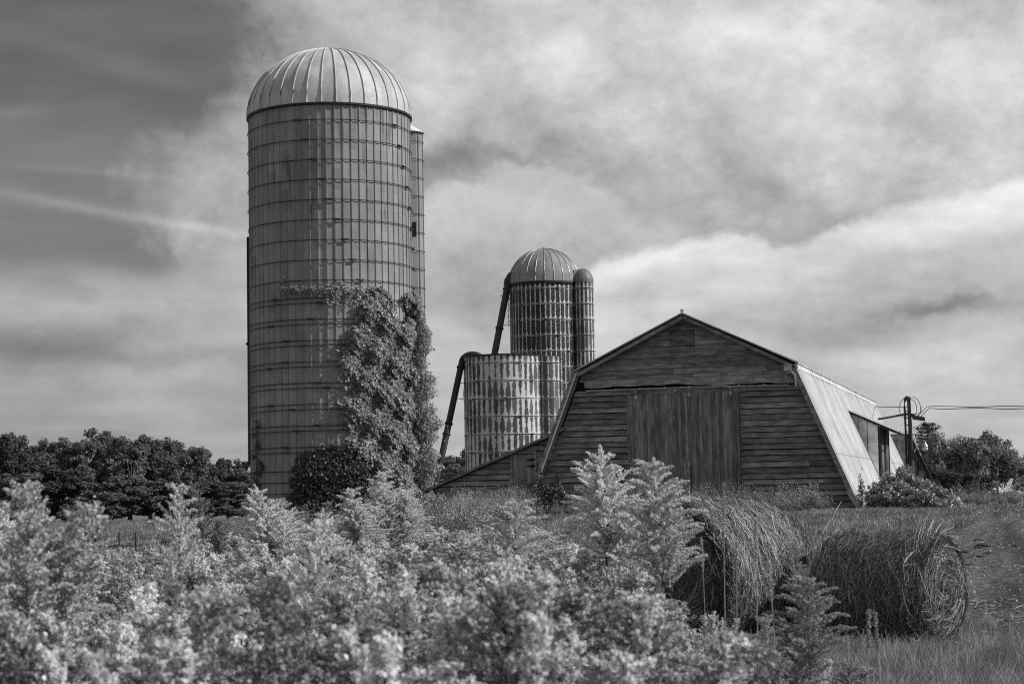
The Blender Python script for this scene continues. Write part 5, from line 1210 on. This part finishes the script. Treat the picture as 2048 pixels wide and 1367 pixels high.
# loose straw on the ground: between the bales, by the thicket and the pale wisps on the track
def litter(spots, seed):
    r_ = np.random.default_rng(seed); V_ = []; F_ = []; b = 0
    for (cx0, cy0, rx, ry, hz, n_) in spots:
        for i in range(n_):
            c = np.array([cx0+r_.normal(0, rx), cy0+r_.normal(0, ry)]); z_ = float(zg(*c))+.015+abs(r_.normal(0, hz)); a = r_.uniform(0, 6.28); L_ = r_.uniform(.06, .28); dz = r_.normal(0, .15)*L_; d = np.array([math.cos(a), math.sin(a), 0])*L_; s_ = np.array([-math.sin(a), math.cos(a), .5])*.0045
            p0 = np.array([c[0], c[1], z_]); p1_ = p0+d+np.array([0, 0, dz]); V_ += [p0-s_, p0+s_, p1_+s_, p1_-s_]; F_.append((b, b+1, b+2, b+3)); b += 4
    return np.array(V_), np.array(F_, np.int32)
q1, q2, q3, q4 = at(1640, 1095, 25), at(1085, 1062, 26), at(1950, 1200, 24), at(1760, 1068, 27)
v_, f_ = litter([(q1[0], 25, .9, .9, .07, 1500), (q2[0], 26, .5, .6, .10, 1300), (q4[0], 26.5, 1.2, .8, .03, 700), (p2[0]+.9, 20.3, .5, .6, .02, 500), (q3[0], 23, 1.2, .12, .012, 500), (q3[0]+1., 23.3, 1.2, .05, .01, 300)], 7)
tag(link(bpy.data.objects.new('loose_straw', np_mesh('loose_straw', v_, [f_], False, [pale_straw]))), 'pale loose straw scattered behind and between the bales', 'straw', kind='stuff')
# clods and stones on the track
n_ = 3500; x1, y1, _ = frustum_points(n_, 16, 60, 700, 1100, 1., 61); k_ = x1 > np.interp(y1, [r[0] for r in rows], [r[1] for r in rows]); x1, y1 = x1[k_], y1[k_]
fv, ff = tetra(np.stack([x1, y1, zg(x1, y1)+.015], 1), RNG.gamma(1.5, .006, len(x1))+.007); tag(link(bpy.data.objects.new('gravel', np_mesh('gravel', fv, [ff.astype(np.int32)], False, [simple('stone', .35)]))), 'small pale stones scattered over the dirt track', 'gravel', kind='stuff')
cl = [at(q[0], q[1], 1.) for q in ()]
for k, (px_, py_, w_, lb) in enumerate([(1955, 1080, .16, 'lone dark clod at the top of the group on the track'), (1966, 1090, .22, 'long dark clod in the middle of the group on the track'), (1956, 1094, .14, 'small dark clod left of the long one on the track'), (1978, 1107, .16, 'dark clod at the right of the group on the track'), (1930, 1104, .16, 'flat dark clod at the left of the group on the track'), (1960, 1112, .13, 'small dark clod below the group on the track'), (1940, 1129, .16, 'nearest dark clod on the track right of the smaller bale'), (2033, 1090, .13, 'dark clod nearest the right edge of the photo')]):
    # distance at which the track passes under this line of sight
    for Yt in np.arange(24, 60, .25):
        p = at(px_, py_, Yt)
        if p[2] <= float(zg(p[0], Yt))+.03: break
    r_ = np.random.default_rng(k); mb = MB(); prof_ = [(0.01, .30), (.3, .26), (.5, .1), (.52, -.1)]
    mb.lathe([(a*w_, b*w_*.7) for a, b in prof_], 10); v0 = mb.v[0]; mb.v[0] = v0*(1+r_.normal(0, .12, v0.shape))*np.array([1.4, 1, 1])
    mb.build('clod', simple('dark_clod_%d' % k, .03), None, label=lb, cat='clod', group='dark clods on the track').location = (p[0], Yt, float(zg(p[0], Yt))+.02)
